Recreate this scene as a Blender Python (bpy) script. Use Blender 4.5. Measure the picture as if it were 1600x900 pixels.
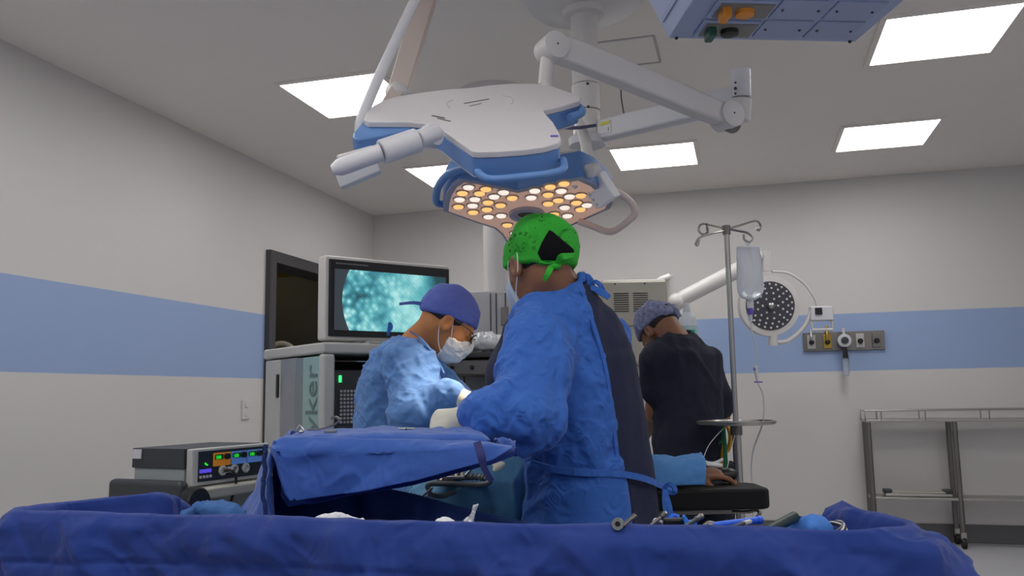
import bpy, bmesh, math, random
import numpy as np
from mathutils import Vector, Matrix
for o in list(bpy.data.objects): bpy.data.objects.remove(o)
SC = bpy.context.scene
COL = SC.collection
PI = math.pi
# ---------------------------------------------------------------- camera
F = 1314.25; HCAM = 1.15
YAW, PITCH, ROLL = math.radians(15.272), math.radians(7.273), math.radians(-.9666)
fw = np.array([-math.sin(YAW)*math.cos(PITCH), math.cos(YAW)*math.cos(PITCH), math.sin(PITCH)])
_r = np.array([math.cos(YAW), math.sin(YAW), 0.]); _u = np.cross(_r, fw)
rt = math.cos(ROLL)*_r+math.sin(ROLL)*_u; upv = -math.sin(ROLL)*_r+math.cos(ROLL)*_u; dn = -upv
CAM = np.array([0, 0, HCAM])
U = np.array([math.cos(YAW), math.sin(YAW), 0.]); V = np.array([-math.sin(YAW), math.cos(YAW), 0.]); Z = np.array([0, 0, 1.])
cd = bpy.data.cameras.new('camera'); cam = bpy.data.objects.new('camera', cd); COL.objects.link(cam)
cd.sensor_width = 36; cd.lens = F/1600*36; cd.clip_start = .05
M = Matrix(((rt[0], upv[0], -fw[0]), (rt[1], upv[1], -fw[1]), (rt[2], upv[2], -fw[2]))).to_4x4()
M.translation = CAM; cam.matrix_world = M
cd.dof.use_dof = False
SC.camera = cam
# ---------------------------------------------------------------- world, exposure
PANEL = 10          # radiance of the ceiling panels
SITE = 52            # surgical lamp power on the operating field
w = bpy.data.worlds.new('world'); SC.world = w; w.use_nodes = True
w.node_tree.nodes['Background'].inputs[0].default_value = (.02, .02, .022, 1)
w.node_tree.nodes['Background'].inputs[1].default_value = 1
vs = SC.view_settings; vs.view_transform = 'Standard'; vs.look = 'None'; vs.exposure = 0.0; vs.gamma = 1; vs.use_curve_mapping = False
# ---------------------------------------------------------------- helpers
def ray(x, y): return (rt*(x-800)+dn*(y-450))/F+fw
def at(x, y, D): return CAM+ray(x, y)*D
def onY(x, y, Y): d = ray(x, y); return CAM+d*Y/d[1]
def onX(x, y, X): d = ray(x, y); return CAM+d*X/d[0]
def onZ(x, y, z): d = ray(x, y); return CAM+d*(z-HCAM)/d[2]
def onP(x, y, q, n): d = ray(x, y); return CAM+d*(np.dot(np.array(q)-CAM, n)/np.dot(d, n))
def A(*v): return np.array(v, float)
def nrm(v): v = np.array(v, float); return v/np.linalg.norm(v)
def sr(*c):   # sRGB 0..255 to linear
    return tuple(((k/255)/12.92 if k/255 <= .04045 else ((k/255+.055)/1.055)**2.4) for k in c)+(1,)
MATS = {}
def mat(name, col, rough=.5, metal=0., var=.06, vs_=8., bump=0., bs=60., emit=0, trans=0, alpha=1, spec=.5, ior=1.45, sheen=0, ecol=None, sss=0, dist=0.):
    if name in MATS: return MATS[name]
    m = bpy.data.materials.new(name); m.use_nodes = True; MATS[name] = m
    nt = m.node_tree; N = nt.nodes; L = nt.links; b = N['Principled BSDF']
    tc = N.new('ShaderNodeTexCoord'); nz = N.new('ShaderNodeTexNoise'); nz.inputs['Scale'].default_value = vs_; nz.inputs['Detail'].default_value = 4
    L.new(tc.outputs['Object'], nz.inputs['Vector'])
    mx = N.new('ShaderNodeMix'); mx.data_type = 'RGBA'
    mx.inputs[6].default_value = tuple(max(0, c*(1-var)) for c in col[:3])+(1,); mx.inputs[7].default_value = tuple(min(1, c*(1+var)) for c in col[:3])+(1,)
    L.new(nz.outputs['Fac'], mx.inputs[0]); L.new(mx.outputs[2], b.inputs['Base Color'])
    b.inputs['Roughness'].default_value = rough; b.inputs['Metallic'].default_value = metal
    b.inputs['Transmission Weight'].default_value = trans; b.inputs['Alpha'].default_value = alpha; b.inputs['IOR'].default_value = ior
    b.inputs['Specular IOR Level'].default_value = spec
    if sheen: b.inputs['Sheen Weight'].default_value = sheen; b.inputs['Sheen Roughness'].default_value = .5
    if sss: b.inputs['Subsurface Weight'].default_value = sss; b.inputs['Subsurface Radius'].default_value = (.012, .005, .003)
    if emit: b.inputs['Emission Color'].default_value = ecol or col; b.inputs['Emission Strength'].default_value = emit
    if bump:
        n2 = N.new('ShaderNodeTexNoise'); n2.noise_type = 'RIDGED_MULTIFRACTAL' if dist else 'FBM'; n2.inputs['Scale'].default_value = bs; n2.inputs['Detail'].default_value = 5; n2.inputs['Distortion'].default_value = dist
        L.new(tc.outputs['Object'], n2.inputs['Vector'])
        bp = N.new('ShaderNodeBump'); bp.inputs['Strength'].default_value = bump; bp.inputs['Distance'].default_value = .01 if not dist else .011
        L.new(n2.outputs['Fac'], bp.inputs['Height']); L.new(bp.outputs['Normal'], b.inputs['Normal'])
    return m
def org(o):
    p = A(0, 0, 0)
    while o: p = p+np.array(o.location); o = o.parent
    return p
def tag(o, label=None, cat=None, group=None, kind=None):
    for k, v in (('label', label), ('category', cat), ('group', group), ('kind', kind)):
        if v: o[k] = v
    return o
def thing(name, loc, label, cat, group=None):
    o = bpy.data.objects.new(name, None); COL.objects.link(o); o.location = tuple(loc); o.empty_display_size = .05
    return tag(o, label, cat, group)
def link(name, verts, faces, m, parent=None, smooth=40, bevel=0, solid=0, base=None):
    verts = np.array(verts, float)
    if parent is not None: b = org(parent)
    elif base is not None: b = np.array(base, float)
    else: b = A((verts[:, 0].min()+verts[:, 0].max())/2, (verts[:, 1].min()+verts[:, 1].max())/2, verts[:, 2].min())
    me = bpy.data.meshes.new(name); me.from_pydata((verts-b).tolist(), [], faces if isinstance(faces, list) else faces.tolist()); me.update()
    bm = bmesh.new(); bm.from_mesh(me); bmesh.ops.recalc_face_normals(bm, faces=bm.faces) if smooth != 'sdf' else None; bm.to_mesh(me); bm.free()
    me.polygons.foreach_set('use_smooth', [True]*len(me.polygons))
    if smooth not in ('sdf', 0, 180): me.set_sharp_from_angle(angle=math.radians(smooth))
    me.materials.append(m)
    o = bpy.data.objects.new(name, me); COL.objects.link(o)
    if parent is not None: o.parent = parent
    else: o.location = tuple(b)
    if solid: s = o.modifiers.new('solid', 'SOLIDIFY'); s.thickness = solid; s.offset = -1
    if bevel: s = o.modifiers.new('bevel', 'BEVEL'); s.width = bevel; s.segments = 3; s.limit_method = 'ANGLE'; s.angle_limit = math.radians(38); s.harden_normals = True
    return o
def frame_of(d):
    d = nrm(d); a = A(0, 0, 1) if abs(d[2]) < .9 else A(1, 0, 0)
    x = nrm(np.cross(a, d)); return x, np.cross(d, x), d
def smoothpath(pts, k=6):
    pts = [np.array(p, float) for p in pts]
    if len(pts) < 3: return pts
    out = []; P = [2*pts[0]-pts[1]]+pts+[2*pts[-1]-pts[-2]]
    for i in range(1, len(P)-2):
        for j in range(k):
            t = j/k; a, b, c, d = P[i-1], P[i], P[i+1], P[i+2]
            out.append(.5*((2*b)+(c-a)*t+(2*a-5*b+4*c-d)*t*t+(3*b-a-3*c+d)*t**3))
    return out+[pts[-1]]
class MB:
    def __init__(s): s.v = []; s.f = []
    def add(s, vs_, fs):
        n = len(s.v); s.v += [tuple(x) for x in vs_]; s.f += [tuple(i+n for i in f) for f in fs]; return s
    def box(s, c, size, ax=None):
        x, y, z = ax if ax is not None else (A(1, 0, 0), A(0, 1, 0), A(0, 0, 1))
        h = [k/2 for k in size]; c = np.array(c, float)
        vs_ = [c+x*h[0]*i+y*h[1]*j+z*h[2]*k for i in (-1, 1) for j in (-1, 1) for k in (-1, 1)]
        return s.add(vs_, [(0, 1, 3, 2), (4, 6, 7, 5), (0, 4, 5, 1), (2, 3, 7, 6), (0, 2, 6, 4), (1, 5, 7, 3)])
    def prism(s, poly, vec):
        n = len(poly); vec = np.array(vec, float); poly = [np.array(p, float) for p in poly]
        return s.add(poly+[p+vec for p in poly], [tuple(range(n)), tuple(range(2*n-1, n-1, -1))]+[(i, (i+1) % n, (i+1) % n+n, i+n) for i in range(n)])
    def tube(s, pts, r, n=12, sm=0, flat=None):
        if sm: pts = smoothpath(pts, sm)
        pts = [np.array(p, float) for p in pts]; m = len(pts)
        rr = [r]*m if np.isscalar(r) else list(np.interp(np.linspace(0, 1, m), np.linspace(0, 1, len(r)), r))
        x, y, d = frame_of(pts[1]-pts[0]); vs_ = []
        for i, p in enumerate(pts):
            d = nrm(pts[min(i+1, m-1)]-pts[max(i-1, 0)])
            x = nrm(x-d*np.dot(x, d)); y = np.cross(d, x)
            for k in range(n):
                a = 2*PI*k/n; vs_.append(p+(x*math.cos(a)+y*math.sin(a))*rr[i])
        fs = [(i*n+k, i*n+(k+1) % n, (i+1)*n+(k+1) % n, (i+1)*n+k) for i in range(m-1) for k in range(n)]
        fs += [tuple(range(n-1, -1, -1)), tuple(range((m-1)*n, m*n))]
        return s.add(vs_, fs)
    def lathe(s, prof, o, axis=(0, 0, 1), n=32):
        x, y, d = frame_of(axis); o = np.array(o, float); vs_ = []
        for r, h in prof:
            for k in range(n):
                a = 2*PI*k/n; vs_.append(o+(x*math.cos(a)+y*math.sin(a))*max(r, 1e-4)+d*h)
        m = len(prof)
        fs = [(i*n+k, i*n+(k+1) % n, (i+1)*n+(k+1) % n, (i+1)*n+k) for i in range(m-1) for k in range(n)]
        fs += [tuple(range(n-1, -1, -1)), tuple(range((m-1)*n, m*n))]
        return s.add(vs_, fs)
    def ball(s, c, r, ax=None, n=16):
        x, y, z = ax if ax is not None else (A(1, 0, 0), A(0, 1, 0), A(0, 0, 1))
        r = (r, r, r) if np.isscalar(r) else r; c = np.array(c, float); vs_ = []
        for i in range(n//2+1):
            t = PI*i/(n//2)
            for k in range(n):
                a = 2*PI*k/n; vs_.append(c+x*r[0]*max(math.sin(t), .01)*math.cos(a)+y*r[1]*max(math.sin(t), .01)*math.sin(a)+z*r[2]*math.cos(t))
        m = n//2+1
        fs = [(i*n+k, i*n+(k+1) % n, (i+1)*n+(k+1) % n, (i+1)*n+k) for i in range(m-1) for k in range(n)]
        fs += [tuple(range(n-1, -1, -1)), tuple(range((m-1)*n, m*n))]
        return s.add(vs_, fs)
    def ribbon(s, pts, nrmls, wd, th=.002, sm=5):
        if sm: pts = smoothpath(pts, sm); nrmls = smoothpath(nrmls, sm)
        m = len(pts); vs_ = []
        wd = [wd]*m if np.isscalar(wd) else list(np.interp(np.linspace(0, 1, m), np.linspace(0, 1, len(wd)), wd))
        for i in range(m):
            d = nrm(pts[min(i+1, m-1)]-pts[max(i-1, 0)]); n_ = nrm(nrmls[i]); x = nrm(np.cross(d, n_))
            for a, b in ((-1, -1), (1, -1), (1, 1), (-1, 1)): vs_.append(pts[i]+x*a*wd[i]/2+n_*b*th/2)
        fs = [(i*4+k, i*4+(k+1) % 4, (i+1)*4+(k+1) % 4, (i+1)*4+k) for i in range(m-1) for k in range(4)]
        fs += [(0, 3, 2, 1), ((m-1)*4, (m-1)*4+1, (m-1)*4+2, (m-1)*4+3)]
        return s.add(vs_, fs)
    def build(s, name, m, parent=None, bevel=0, smooth=40, base=None): return link(name, s.v, s.f, m, parent, smooth, bevel, base=base)
def textmesh(mb, body, size, o, x, y, depth=.001, align='LEFT'):
    cu = bpy.data.curves.new('txt', 'FONT'); cu.body = body; cu.size = size; cu.extrude = depth/2; cu.align_x = align; cu.resolution_u = 3
    ob = bpy.data.objects.new('txt', cu); COL.objects.link(ob)
    dg = bpy.context.evaluated_depsgraph_get(); me = bpy.data.meshes.new_from_object(ob.evaluated_get(dg))
    x = nrm(x); y = nrm(y); z = np.cross(x, y); o = np.array(o, float)
    mb.add([o+x*v.co.x+y*v.co.y+z*v.co.z for v in me.vertices], [tuple(p.vertices) for p in me.polygons])
    bpy.data.objects.remove(ob); bpy.data.curves.remove(cu); bpy.data.meshes.remove(me)
    return mb
def children(o): return [c for c in bpy.data.objects if c.parent == o]
def dup(o, parent=None):
    c = o.copy(); COL.objects.link(c); c.parent = parent
    for ch in children(o): dup(ch, c)
    return c
# ---- numpy gradient noise
def _h(i, j, k, s):
    h = (i*374761393+j*668265263+k*2147483647+s*1274126177) & 0xffffffff
    h = ((h ^ (h >> 13))*1274126177) & 0xffffffff
    return ((h ^ (h >> 16)) & 0xffff)/32767.5-1
def noise(p, s=0):
    p = np.asarray(p, float); i = np.floor(p).astype(np.int64); f = p-i; u = f*f*f*(f*(f*6-15)+10); r = 0
    for a in (0, 1):
        for b in (0, 1):
            for c in (0, 1):
                I = (i[:, 0]+a, i[:, 1]+b, i[:, 2]+c)
                g = _h(*I, s)*(f[:, 0]-a)+_h(*I, s+7)*(f[:, 1]-b)+_h(*I, s+13)*(f[:, 2]-c)
                r = r+g*(u[:, 0] if a else 1-u[:, 0])*(u[:, 1] if b else 1-u[:, 1])*(u[:, 2] if c else 1-u[:, 2])
    return r*1.2
def ridge(p, s=0): return 1-2*np.minimum(np.abs(noise(p, s))*2.2, 1)   # sharp crests at zero crossings
def crumple(p, sc, amp, s=0, L=5):
    out = 0; rs = np.random.RandomState(s*17+3); wp = .45*noise(p*sc*.35, s+71)
    for k in range(L):
        d = rs.normal(size=3); d /= np.linalg.norm(d); e = np.cross(d, rs.normal(size=3)); e /= np.linalg.norm(e)
        n = noise(np.stack([p@d*sc+wp, p@e*sc*.28, np.full(len(p), k*3.7)+wp*.5], 1), s+k)
        m = np.clip(noise(p*sc*.4+k*5, s+k+40)*3+.5, 0, 1)
        out = out+(m*np.maximum(1-np.abs(n)*8, 0)*.75 if k % 3 == 0 else m*np.tanh(n*13)*.55)
    return out*amp
def creases(p, sc=7., amp=.008, st=(1, 1, .45), s=0):
    q = p*np.array(st)*sc
    wq = q+.7*np.stack([noise(q*.6, s+31), noise(q*.6+9, s+32), noise(q*.6+19, s+33)], 1)
    return amp*(.34*ridge(wq, s)+.16*ridge(wq*2.1+5, s+3)+.35*noise(q*.5, s+5)+.12*ridge(wq*4.3, s+9))+crumple(p*np.array(st), sc*1.1, amp*1.5, s, 7)
# ---- signed distance modelling
def rc(p, a, b, ra, rb, sq=None, k=1):
    a = np.array(a, float); b = np.array(b, float); ab = b-a; pa = p-a
    t = np.clip(pa@ab/max(ab@ab, 1e-9), 0, 1); q = pa-t[:, None]*ab
    if sq is not None:
        c = q@sq; q = q+np.outer(c*(k-1), sq)
    return np.sqrt((q*q).sum(1))-(ra+(rb-ra)*t)
def ell(p, c, r):
    q = p-np.array(c); r = np.array(r); k0 = np.sqrt(((q/r)**2).sum(1)); k1 = np.sqrt(((q/r**2)**2).sum(1)); return k0*(k0-1)/np.maximum(k1, 1e-6)
def smin(a, b, k): h = np.maximum(k-np.abs(a-b), 0)/k; return np.minimum(a, b)-h*h*k*.25
def smax(a, b, k): return -smin(-a, -b, k)
def column(p, pts, l, f):
    pts = sorted(pts, key=lambda t: t[0][2]); zs = [t[0][2] for t in pts]
    z = p[:, 2]; cx = np.interp(z, zs, [t[0][0] for t in pts]); cy = np.interp(z, zs, [t[0][1] for t in pts])
    a = np.interp(z, zs, [t[1] for t in pts]); b = np.interp(z, zs, [t[2] for t in pts])
    dx = p[:, 0]-cx; dy = p[:, 1]-cy; x = dx*l[0]+dy*l[1]; y = dx*f[0]+dy*f[1]
    k0 = np.sqrt((x/a)**2+(y/b)**2); k1 = np.sqrt((x/a**2)**2+(y/b**2)**2)
    d = k0*(k0-1)/np.maximum(k1, 1e-6)
    d = np.where(k0 < .3, -.7*np.minimum(a, b), d)
    return np.maximum(np.maximum(d, z-zs[-1]), zs[0]-z)
def polar2d(p, poly):     # signed distance in metres to the view cone of a pixel polygon, used to cut shapes
    q = p-CAM; z = q@fw; x = 800+F*(q@rt)/z; y = 450+F*(q@dn)/z; n = len(poly)
    d = np.full(len(p), 1e18); s = np.ones(len(p))
    for i in range(n):
        (ax, ay), (bx, by) = poly[i], poly[i-1]; ex, ey = bx-ax, by-ay; wx, wy = x-ax, y-ay
        t = np.clip((wx*ex+wy*ey)/(ex*ex+ey*ey), 0, 1); d = np.minimum(d, (wx-ex*t)**2+(wy-ey*t)**2)
        c1 = y >= ay; c2 = y < by; c3 = ex*wy > ey*wx
        s = np.where((c1 & c2 & c3) | (~c1 & ~c2 & ~c3), -s, s)
    return s*np.sqrt(d)*z/F
def sdf_mesh(fn, lo, hi, st):
    lo = np.array(lo, float); hi = np.array(hi, float); B = 6
    nb = np.ceil((hi-lo)/st/B).astype(int); n = nb*B
    g = [lo[k]+(np.arange(nb[k])+.5)*B*st for k in range(3)]
    c = np.stack(np.meshgrid(*g, indexing='ij'), -1).reshape(-1, 3)
    dc = fn(c); act = np.abs(dc) < B*st*1.5
    full = np.repeat(np.repeat(np.repeat(np.where(dc > 0, 1., -1.).reshape(nb).astype(np.float32), B, 0), B, 1), B, 2)
    ai = np.argwhere(act.reshape(nb))
    off = np.stack(np.meshgrid(*[np.arange(B)]*3, indexing='ij'), -1).reshape(-1, 3)
    for k in range(0, len(ai), 400):
        ix = (ai[k:k+400, None, :]*B+off[None]).reshape(-1, 3)
        full[ix[:, 0], ix[:, 1], ix[:, 2]] = fn(lo+(ix+.5)*st)
    full[0] = full[-1] = 1; full[:, 0] = full[:, -1] = 1; full[:, :, 0] = full[:, :, -1] = 1
    s = full < 0
    m = s[:-1, :-1, :-1].astype(np.int8)
    cnt = sum(s[a:n[0]-1+a, b:n[1]-1+b, c_:n[2]-1+c_].astype(np.int8) for a in (0, 1) for b in (0, 1) for c_ in (0, 1))
    cell = (cnt > 0) & (cnt < 8); ci = np.argwhere(cell)
    idx = np.full(cell.shape, -1, np.int32); idx[cell] = np.arange(len(ci))
    acc = np.zeros((len(ci), 3)); num = np.zeros(len(ci))
    cor = [(a, b, c_) for a in (0, 1) for b in (0, 1) for c_ in (0, 1)]
    val = {q: full[ci[:, 0]+q[0], ci[:, 1]+q[1], ci[:, 2]+q[2]] for q in cor}
    for q in cor:
        for ax in range(3):
            if q[ax] == 0:
                r = list(q); r[ax] = 1; r = tuple(r); a, b = val[q], val[r]; x = (a < 0) != (b < 0)
                t = np.where(x, a/np.where(x, a-b, 1), 0); pt = np.array(q, float)[None].repeat(len(ci), 0); pt[:, ax] = t
                acc[x] += pt[x]; num[x] += 1
    v = lo+(ci+acc/num[:, None]+.5)*st
    fs = []
    for ax in range(3):
        a, b = s.take(range(0, n[ax]-1), ax), s.take(range(1, n[ax]), ax)
        e = np.argwhere(a != b); u, w_ = (ax+1) % 3, (ax+2) % 3
        e = e[(e[:, u] > 0) & (e[:, w_] > 0) & (e[:, u] < n[u]-1) & (e[:, w_] < n[w_]-1)]
        def c_(du, dw): q = e.copy(); q[:, u] -= du; q[:, w_] -= dw; return idx[q[:, 0], q[:, 1], q[:, 2]]
        f = np.stack([c_(1, 1), c_(0, 1), c_(0, 0), c_(1, 0)], 1)
        inside = s[e[:, 0], e[:, 1], e[:, 2]]
        f[~inside] = f[~inside][:, ::-1]; fs.append(f)
    return v, np.concatenate(fs)
def grad(fn, v, h=.002):
    g = np.stack([fn(v+A(*[h*(i == k) for i in range(3)]))-fn(v-A(*[h*(i == k) for i in range(3)])) for k in range(3)], 1)
    return g/np.maximum(np.linalg.norm(g, axis=1), 1e-9)[:, None]
def sdf_obj(name, fn, lo, hi, st, m, parent=None, disp=None, base=None):
    v, f = sdf_mesh(fn, lo, hi, st)
    if disp is not None: v = v+grad(fn, v)*np.clip(disp(v), -.009, .016)[:, None]
    return link(name, v, f, m, parent, 'sdf', base=base)
def hit(fn, x, y, D0=1.2, D1=5):
    d = ray(x, y); L = np.linalg.norm(d); t = D0
    best = (9, t)
    for _ in range(300):
        s = float(fn((CAM+d*t)[None])[0]); best = min(best, (s, t))
        if s < .0005: break
        t += max(s*.6, .0004)/L
        if t > D1: t = best[1]; break
    p = CAM+d*t; return p, grad(fn, p[None])[0]
def sheet(fn, nu, nv):
    vs_ = np.array([fn(i/(nu-1), j/(nv-1)) for i in range(nu) for j in range(nv)], float)
    fs = [(i*nv+j, (i+1)*nv+j, (i+1)*nv+j+1, i*nv+j+1) for i in range(nu-1) for j in range(nv-1)]
    return vs_, fs
def gridnormals(v, nu, nv):
    g = v.reshape(nu, nv, 3); a = np.gradient(g, axis=0); b = np.gradient(g, axis=1); n = np.cross(a, b).reshape(-1, 3)
    return n/np.maximum(np.linalg.norm(n, axis=1), 1e-9)[:, None]
def cloth(name, fn, nu, nv, m, parent=None, amp=.006, sc=8, st=(1, 1, .5), s=0, th=.004, base=None, mask=None):
    v, f = sheet(fn, nu, nv)
    dd = creases(v, sc, amp, st, s)
    if mask is not None: dd = dd*np.array([mask(i/(nu-1), j/(nv-1)) for i in range(nu) for j in range(nv)])
    v = v+gridnormals(v, nu, nv)*dd[:, None]
    return link(name, v, f, m, parent, 180, solid=th, base=base)
# ---------------------------------------------------------------- materials
def wallmat():
    m = mat('wall_paint', (.66, .64, .63, 1), .55, var=.03, vs_=1.5, bump=.04, bs=120)
    nt = m.node_tree; N = nt.nodes; L = nt.links; b = N['Principled BSDF']; src = b.inputs['Base Color'].links[0].from_socket
    ge = N.new('ShaderNodeNewGeometry'); sp = N.new('ShaderNodeSeparateXYZ'); L.new(ge.outputs['Position'], sp.inputs[0])
    g = N.new('ShaderNodeMath'); g.operation = 'GREATER_THAN'; g.inputs[1].default_value = 1.297; L.new(sp.outputs['Z'], g.inputs[0])
    l = N.new('ShaderNodeMath'); l.operation = 'LESS_THAN'; l.inputs[1].default_value = 1.752; L.new(sp.outputs['Z'], l.inputs[0])
    mu = N.new('ShaderNodeMath'); mu.operation = 'MULTIPLY'; L.new(g.outputs[0], mu.inputs[0]); L.new(l.outputs[0], mu.inputs[1])
    mx = N.new('ShaderNodeMix'); mx.data_type = 'RGBA'; L.new(mu.outputs[0], mx.inputs[0]); L.new(src, mx.inputs[6]); mx.inputs[7].default_value = (.32, .43, .68, 1)
    L.new(mx.outputs[2], b.inputs['Base Color']); return m
wallm = wallmat()
ceilm = mat('ceiling_paint', (.86, .81, .76, 1), .7, var=.03, vs_=1)
floorm = mat('vinyl_floor', (.5, .5, .53, 1), .4, var=.05, vs_=3)
basem = mat('base_coving', (.13, .13, .135, 1), .45)
framem = mat('door_frame_paint', (.062, .06, .062, 1), .45)
doorm = mat('dark_door', (.022, .023, .023, 1), .5)
olive = mat('corridor_paint', (.17, .13, .05, 1), .8)
panelm = mat('light_panel', (1, 1, 1, 1), .5, emit=PANEL, ecol=(1, .985, .96, 1))
white = mat('white_enamel', (.67, .65, .64, 1), .36, var=.02)
whiteb = mat('white_plastic', (.64, .64, .68, 1), .4, var=.02)
blueP = mat('lamp_blue', (.13, .27, .58, 1), .4, var=.03)
steel = mat('brushed_steel', (.45, .44, .42, 1), .3, 1., var=.08, vs_=20)
steeld = mat('dull_steel', (.22, .21, .2, 1), .42, .9, var=.1)
blackm = mat('black_plastic', (.012, .012, .014, 1), .4)
dgrey = mat('charcoal_metal', (.045, .05, .055, 1), .45)
lgrey = mat('light_grey_plastic', (.5, .5, .485, 1), .45)
beige = mat('beige_metal', (.42, .4, .35, 1), .4, var=.03)
blued = mat('deep_blue_cloth', (.0055, .032, .215, 1), .8, var=.13, vs_=5, bump=.55, bs=14, sheen=.1, dist=1.5)
bluem = mat('gown_blue_cloth', (.034, .135, .50, 1), .82, var=.1, vs_=6, bump=.6, bs=20, sheen=.1, dist=1.8)
bluel = mat('light_gown_cloth', (.105, .245, .56, 1), .82, var=.08, vs_=6, bump=.35, bs=13, sheen=.1, dist=1.8)
teal = mat('teal_drape', (.09, .25, .42, 1), .85, var=.1, vs_=6, bump=.4, bs=20)
navy = mat('navy_scrub', (.018, .022, .058, 1), .85, var=.12, vs_=6, bump=.3, bs=24)
gauze = mat('white_gauze', (.75, .76, .8, 1), .9, bump=.6, bs=180)
# ---------------------------------------------------------------- room shell
XL, XR, YB, YF, HC = -3.2915, 3.6, 7.148, -2.6, 2.85
def struct(name, mb, m, **k):
    o = mb.build(name, m, **k); o['kind'] = 'structure'; return o
struct('floor', MB().box((.1, 2.2, -.05), (XR-XL+4.5, YB-YF+.6, .1)), floorm)
struct('ceiling', MB().box(((XL+XR)/2, (YB+YF)/2, HC+.05), (XR-XL+.4, YB-YF+.4, .1)), ceilm)
struct('wall_back', MB().box(((XL+XR)/2, YB+.1, 1.45), (XR-XL+.4, .2, 2.9)), wallm)
struct('wall_right', MB().box((XR+.1, (YB+YF)/2, 1.45), (.2, YB-YF, 2.9)), wallm)
struct('wall_front', MB().box(((XL+XR)/2, YF-.1, 1.45), (XR-XL+.4, .2, 2.9)), wallm)
DY0, DY1, DZ = 5.32, 6.75, 2.226
mb = MB().box((XL-.1, (YF+DY0)/2, 1.45), (.2, DY0-YF, 2.9)).box((XL-.1, (DY1+YB)/2, 1.45), (.2, YB-DY1, 2.9)).box((XL-.1, (DY0+DY1)/2, (DZ+2.9)/2), (.2, DY1-DY0, 2.9-DZ))
struct('wall_left', mb, wallm)
# coved joint between walls and ceiling
def cove(name, p0, p1, nin, r=.16):
    p0, p1, nin = A(*p0), A(*p1), A(*nin)
    prof = [nin*0+A(0, 0, 0)]+[nin*(r-r*math.cos(t*PI/16))+A(0, 0, -(r-r*math.sin(t*PI/16))) for t in range(9)]
    mb = MB(); mb.prism([p0+q for q in prof], p1-p0); return struct(name, mb, wallm if 0 else ceilm, smooth=60)
bb = lambda a, b, c, s: MB().box(c, s)
struct('baseboard_back', MB().box(((XL+XR)/2, YB-.008, .067), (XR-XL, .016, .134)), basem, bevel=.004)
struct('baseboard_left', MB().box((XL+.008, (YF+DY0)/2-.05, .067), (.016, DY0-YF-.1, .134)), basem, bevel=.004)
struct('baseboard_right', MB().box((XR-.008, (YB+YF)/2, .067), (.016, YB-YF, .134)), basem, bevel=.004)
# doorway: frame, open leaf, corridor beyond
fr = MB(); t = .085
fr.box((XL-.08, DY0+t/2, DZ/2), (.24, t, DZ)).box((XL-.08, DY1-t/2, DZ/2), (.24, t, DZ)).box((XL-.08, (DY0+DY1)/2, DZ-t/2), (.24, DY1-DY0-2*t, t))
struct('door_1', fr, framem, bevel=.004)
q = onY(423, 433, 6.55)
struct('door_2', MB().box((XL-.75, 6.6, q[2]/2+.005), (1.0, .045, q[2]-.01)), doorm, bevel=.004)
mb = MB().box((XL-2.15, 5.9, 1.3), (.1, 3.4, 2.6)).box((XL-1.1, 7.45, 1.3), (2.0, .1, 2.6)).box((XL-1.1, 4.3, 1.3), (2.0, .1, 2.6))
struct('wall_corridor', mb, olive)
cl_ = bpy.data.lights.new('corridor_fill', 'POINT'); cl_.energy = 9; cl_.color = (1, .85, .55); cl_.shadow_soft_size = .15  # added unseen fill light that brightens the olive corridor
clo = bpy.data.objects.new('corridor_fill', cl_); COL.objects.link(clo); clo.location = (XL-1.3, 5.2, 2.3)
struct('trim_1', MB().box((XL-1.15, 5.9, 2.62), (2.1, 3.4, .05)), olive)
# round-backed stool standing in the doorway, in front of the dark leaf
c = onX(429, 552, XL-.4)
ch = thing('round_back_chair', (c[0], c[1]+.1, 0), 'beige round-backed chair standing in the dark doorway behind the video tower', 'chair')
b0 = A(c[0], c[1]+.1, 0)
mb = MB(); mb.tube([b0+U*.16*math.cos(a)+Z*(1.39+.22*math.sin(a)) for a in np.linspace(-.1, PI+.1, 19)], .022, 10); mb.build('back_rim', beige, ch)
MB().prism([b0+V*.01+U*.15*math.cos(a)+Z*(1.38+.21*math.sin(a)) for a in np.linspace(0, PI, 16)], V*.02).build('backrest', olive, ch)
MB().box(b0+A(0, -.12, .62), (.34, .34, .06)).build('seat', blackm, ch, bevel=.02)
MB().box(b0+Z*1.0+V*.02, (.05, .03, .8), (U, V, Z)).build('back_post', blackm, ch)
for i in (-1, 1):
    for j in (-1, 1): MB().tube([b0+A(i*.14, -.12+j*.14, .6), b0+A(i*.17, -.12+j*.17, 0)], .013).build('leg', steeld, ch)
# ---------------------------------------------------------------- ceiling lights
def clight(cx, cy, label, group='recessed square ceiling lights'):
    t = thing('ceiling_light', (cx, cy, HC-.012), label, 'ceiling light', group); hx = .285
    mb = MB(); e = .028
    for sx, sy, wx, wy in ((0, hx+e/2, 2*hx+2*e, e), (0, -hx-e/2, 2*hx+2*e, e), (hx+e/2, 0, e, 2*hx), (-hx-e/2, 0, e, 2*hx)): mb.box((cx+sx, cy+sy, HC-.006), (wx, wy, .012))
    mb.build('frame', ceilm, t)
    MB().box((cx, cy, HC-.004), (2*hx, 2*hx, .008)).build('diffuser', panelm, t)
clight(-2.07, 4.19, 'lit square ceiling panel at left, behind the slim white tube')
clight(-2.08, 5.98, 'lit square ceiling panel partly hidden behind the blue-sided surgical lamps')
clight(-.545, 5.98, 'lit square ceiling panel right of the white ceiling column, near the middle')
clight(.995, 5.98, 'farther and smaller of the two lit ceiling panels at the right of the view')
clight(1.0, 4.31, 'nearest and largest lit ceiling panel, in the upper right corner of the view')
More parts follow.
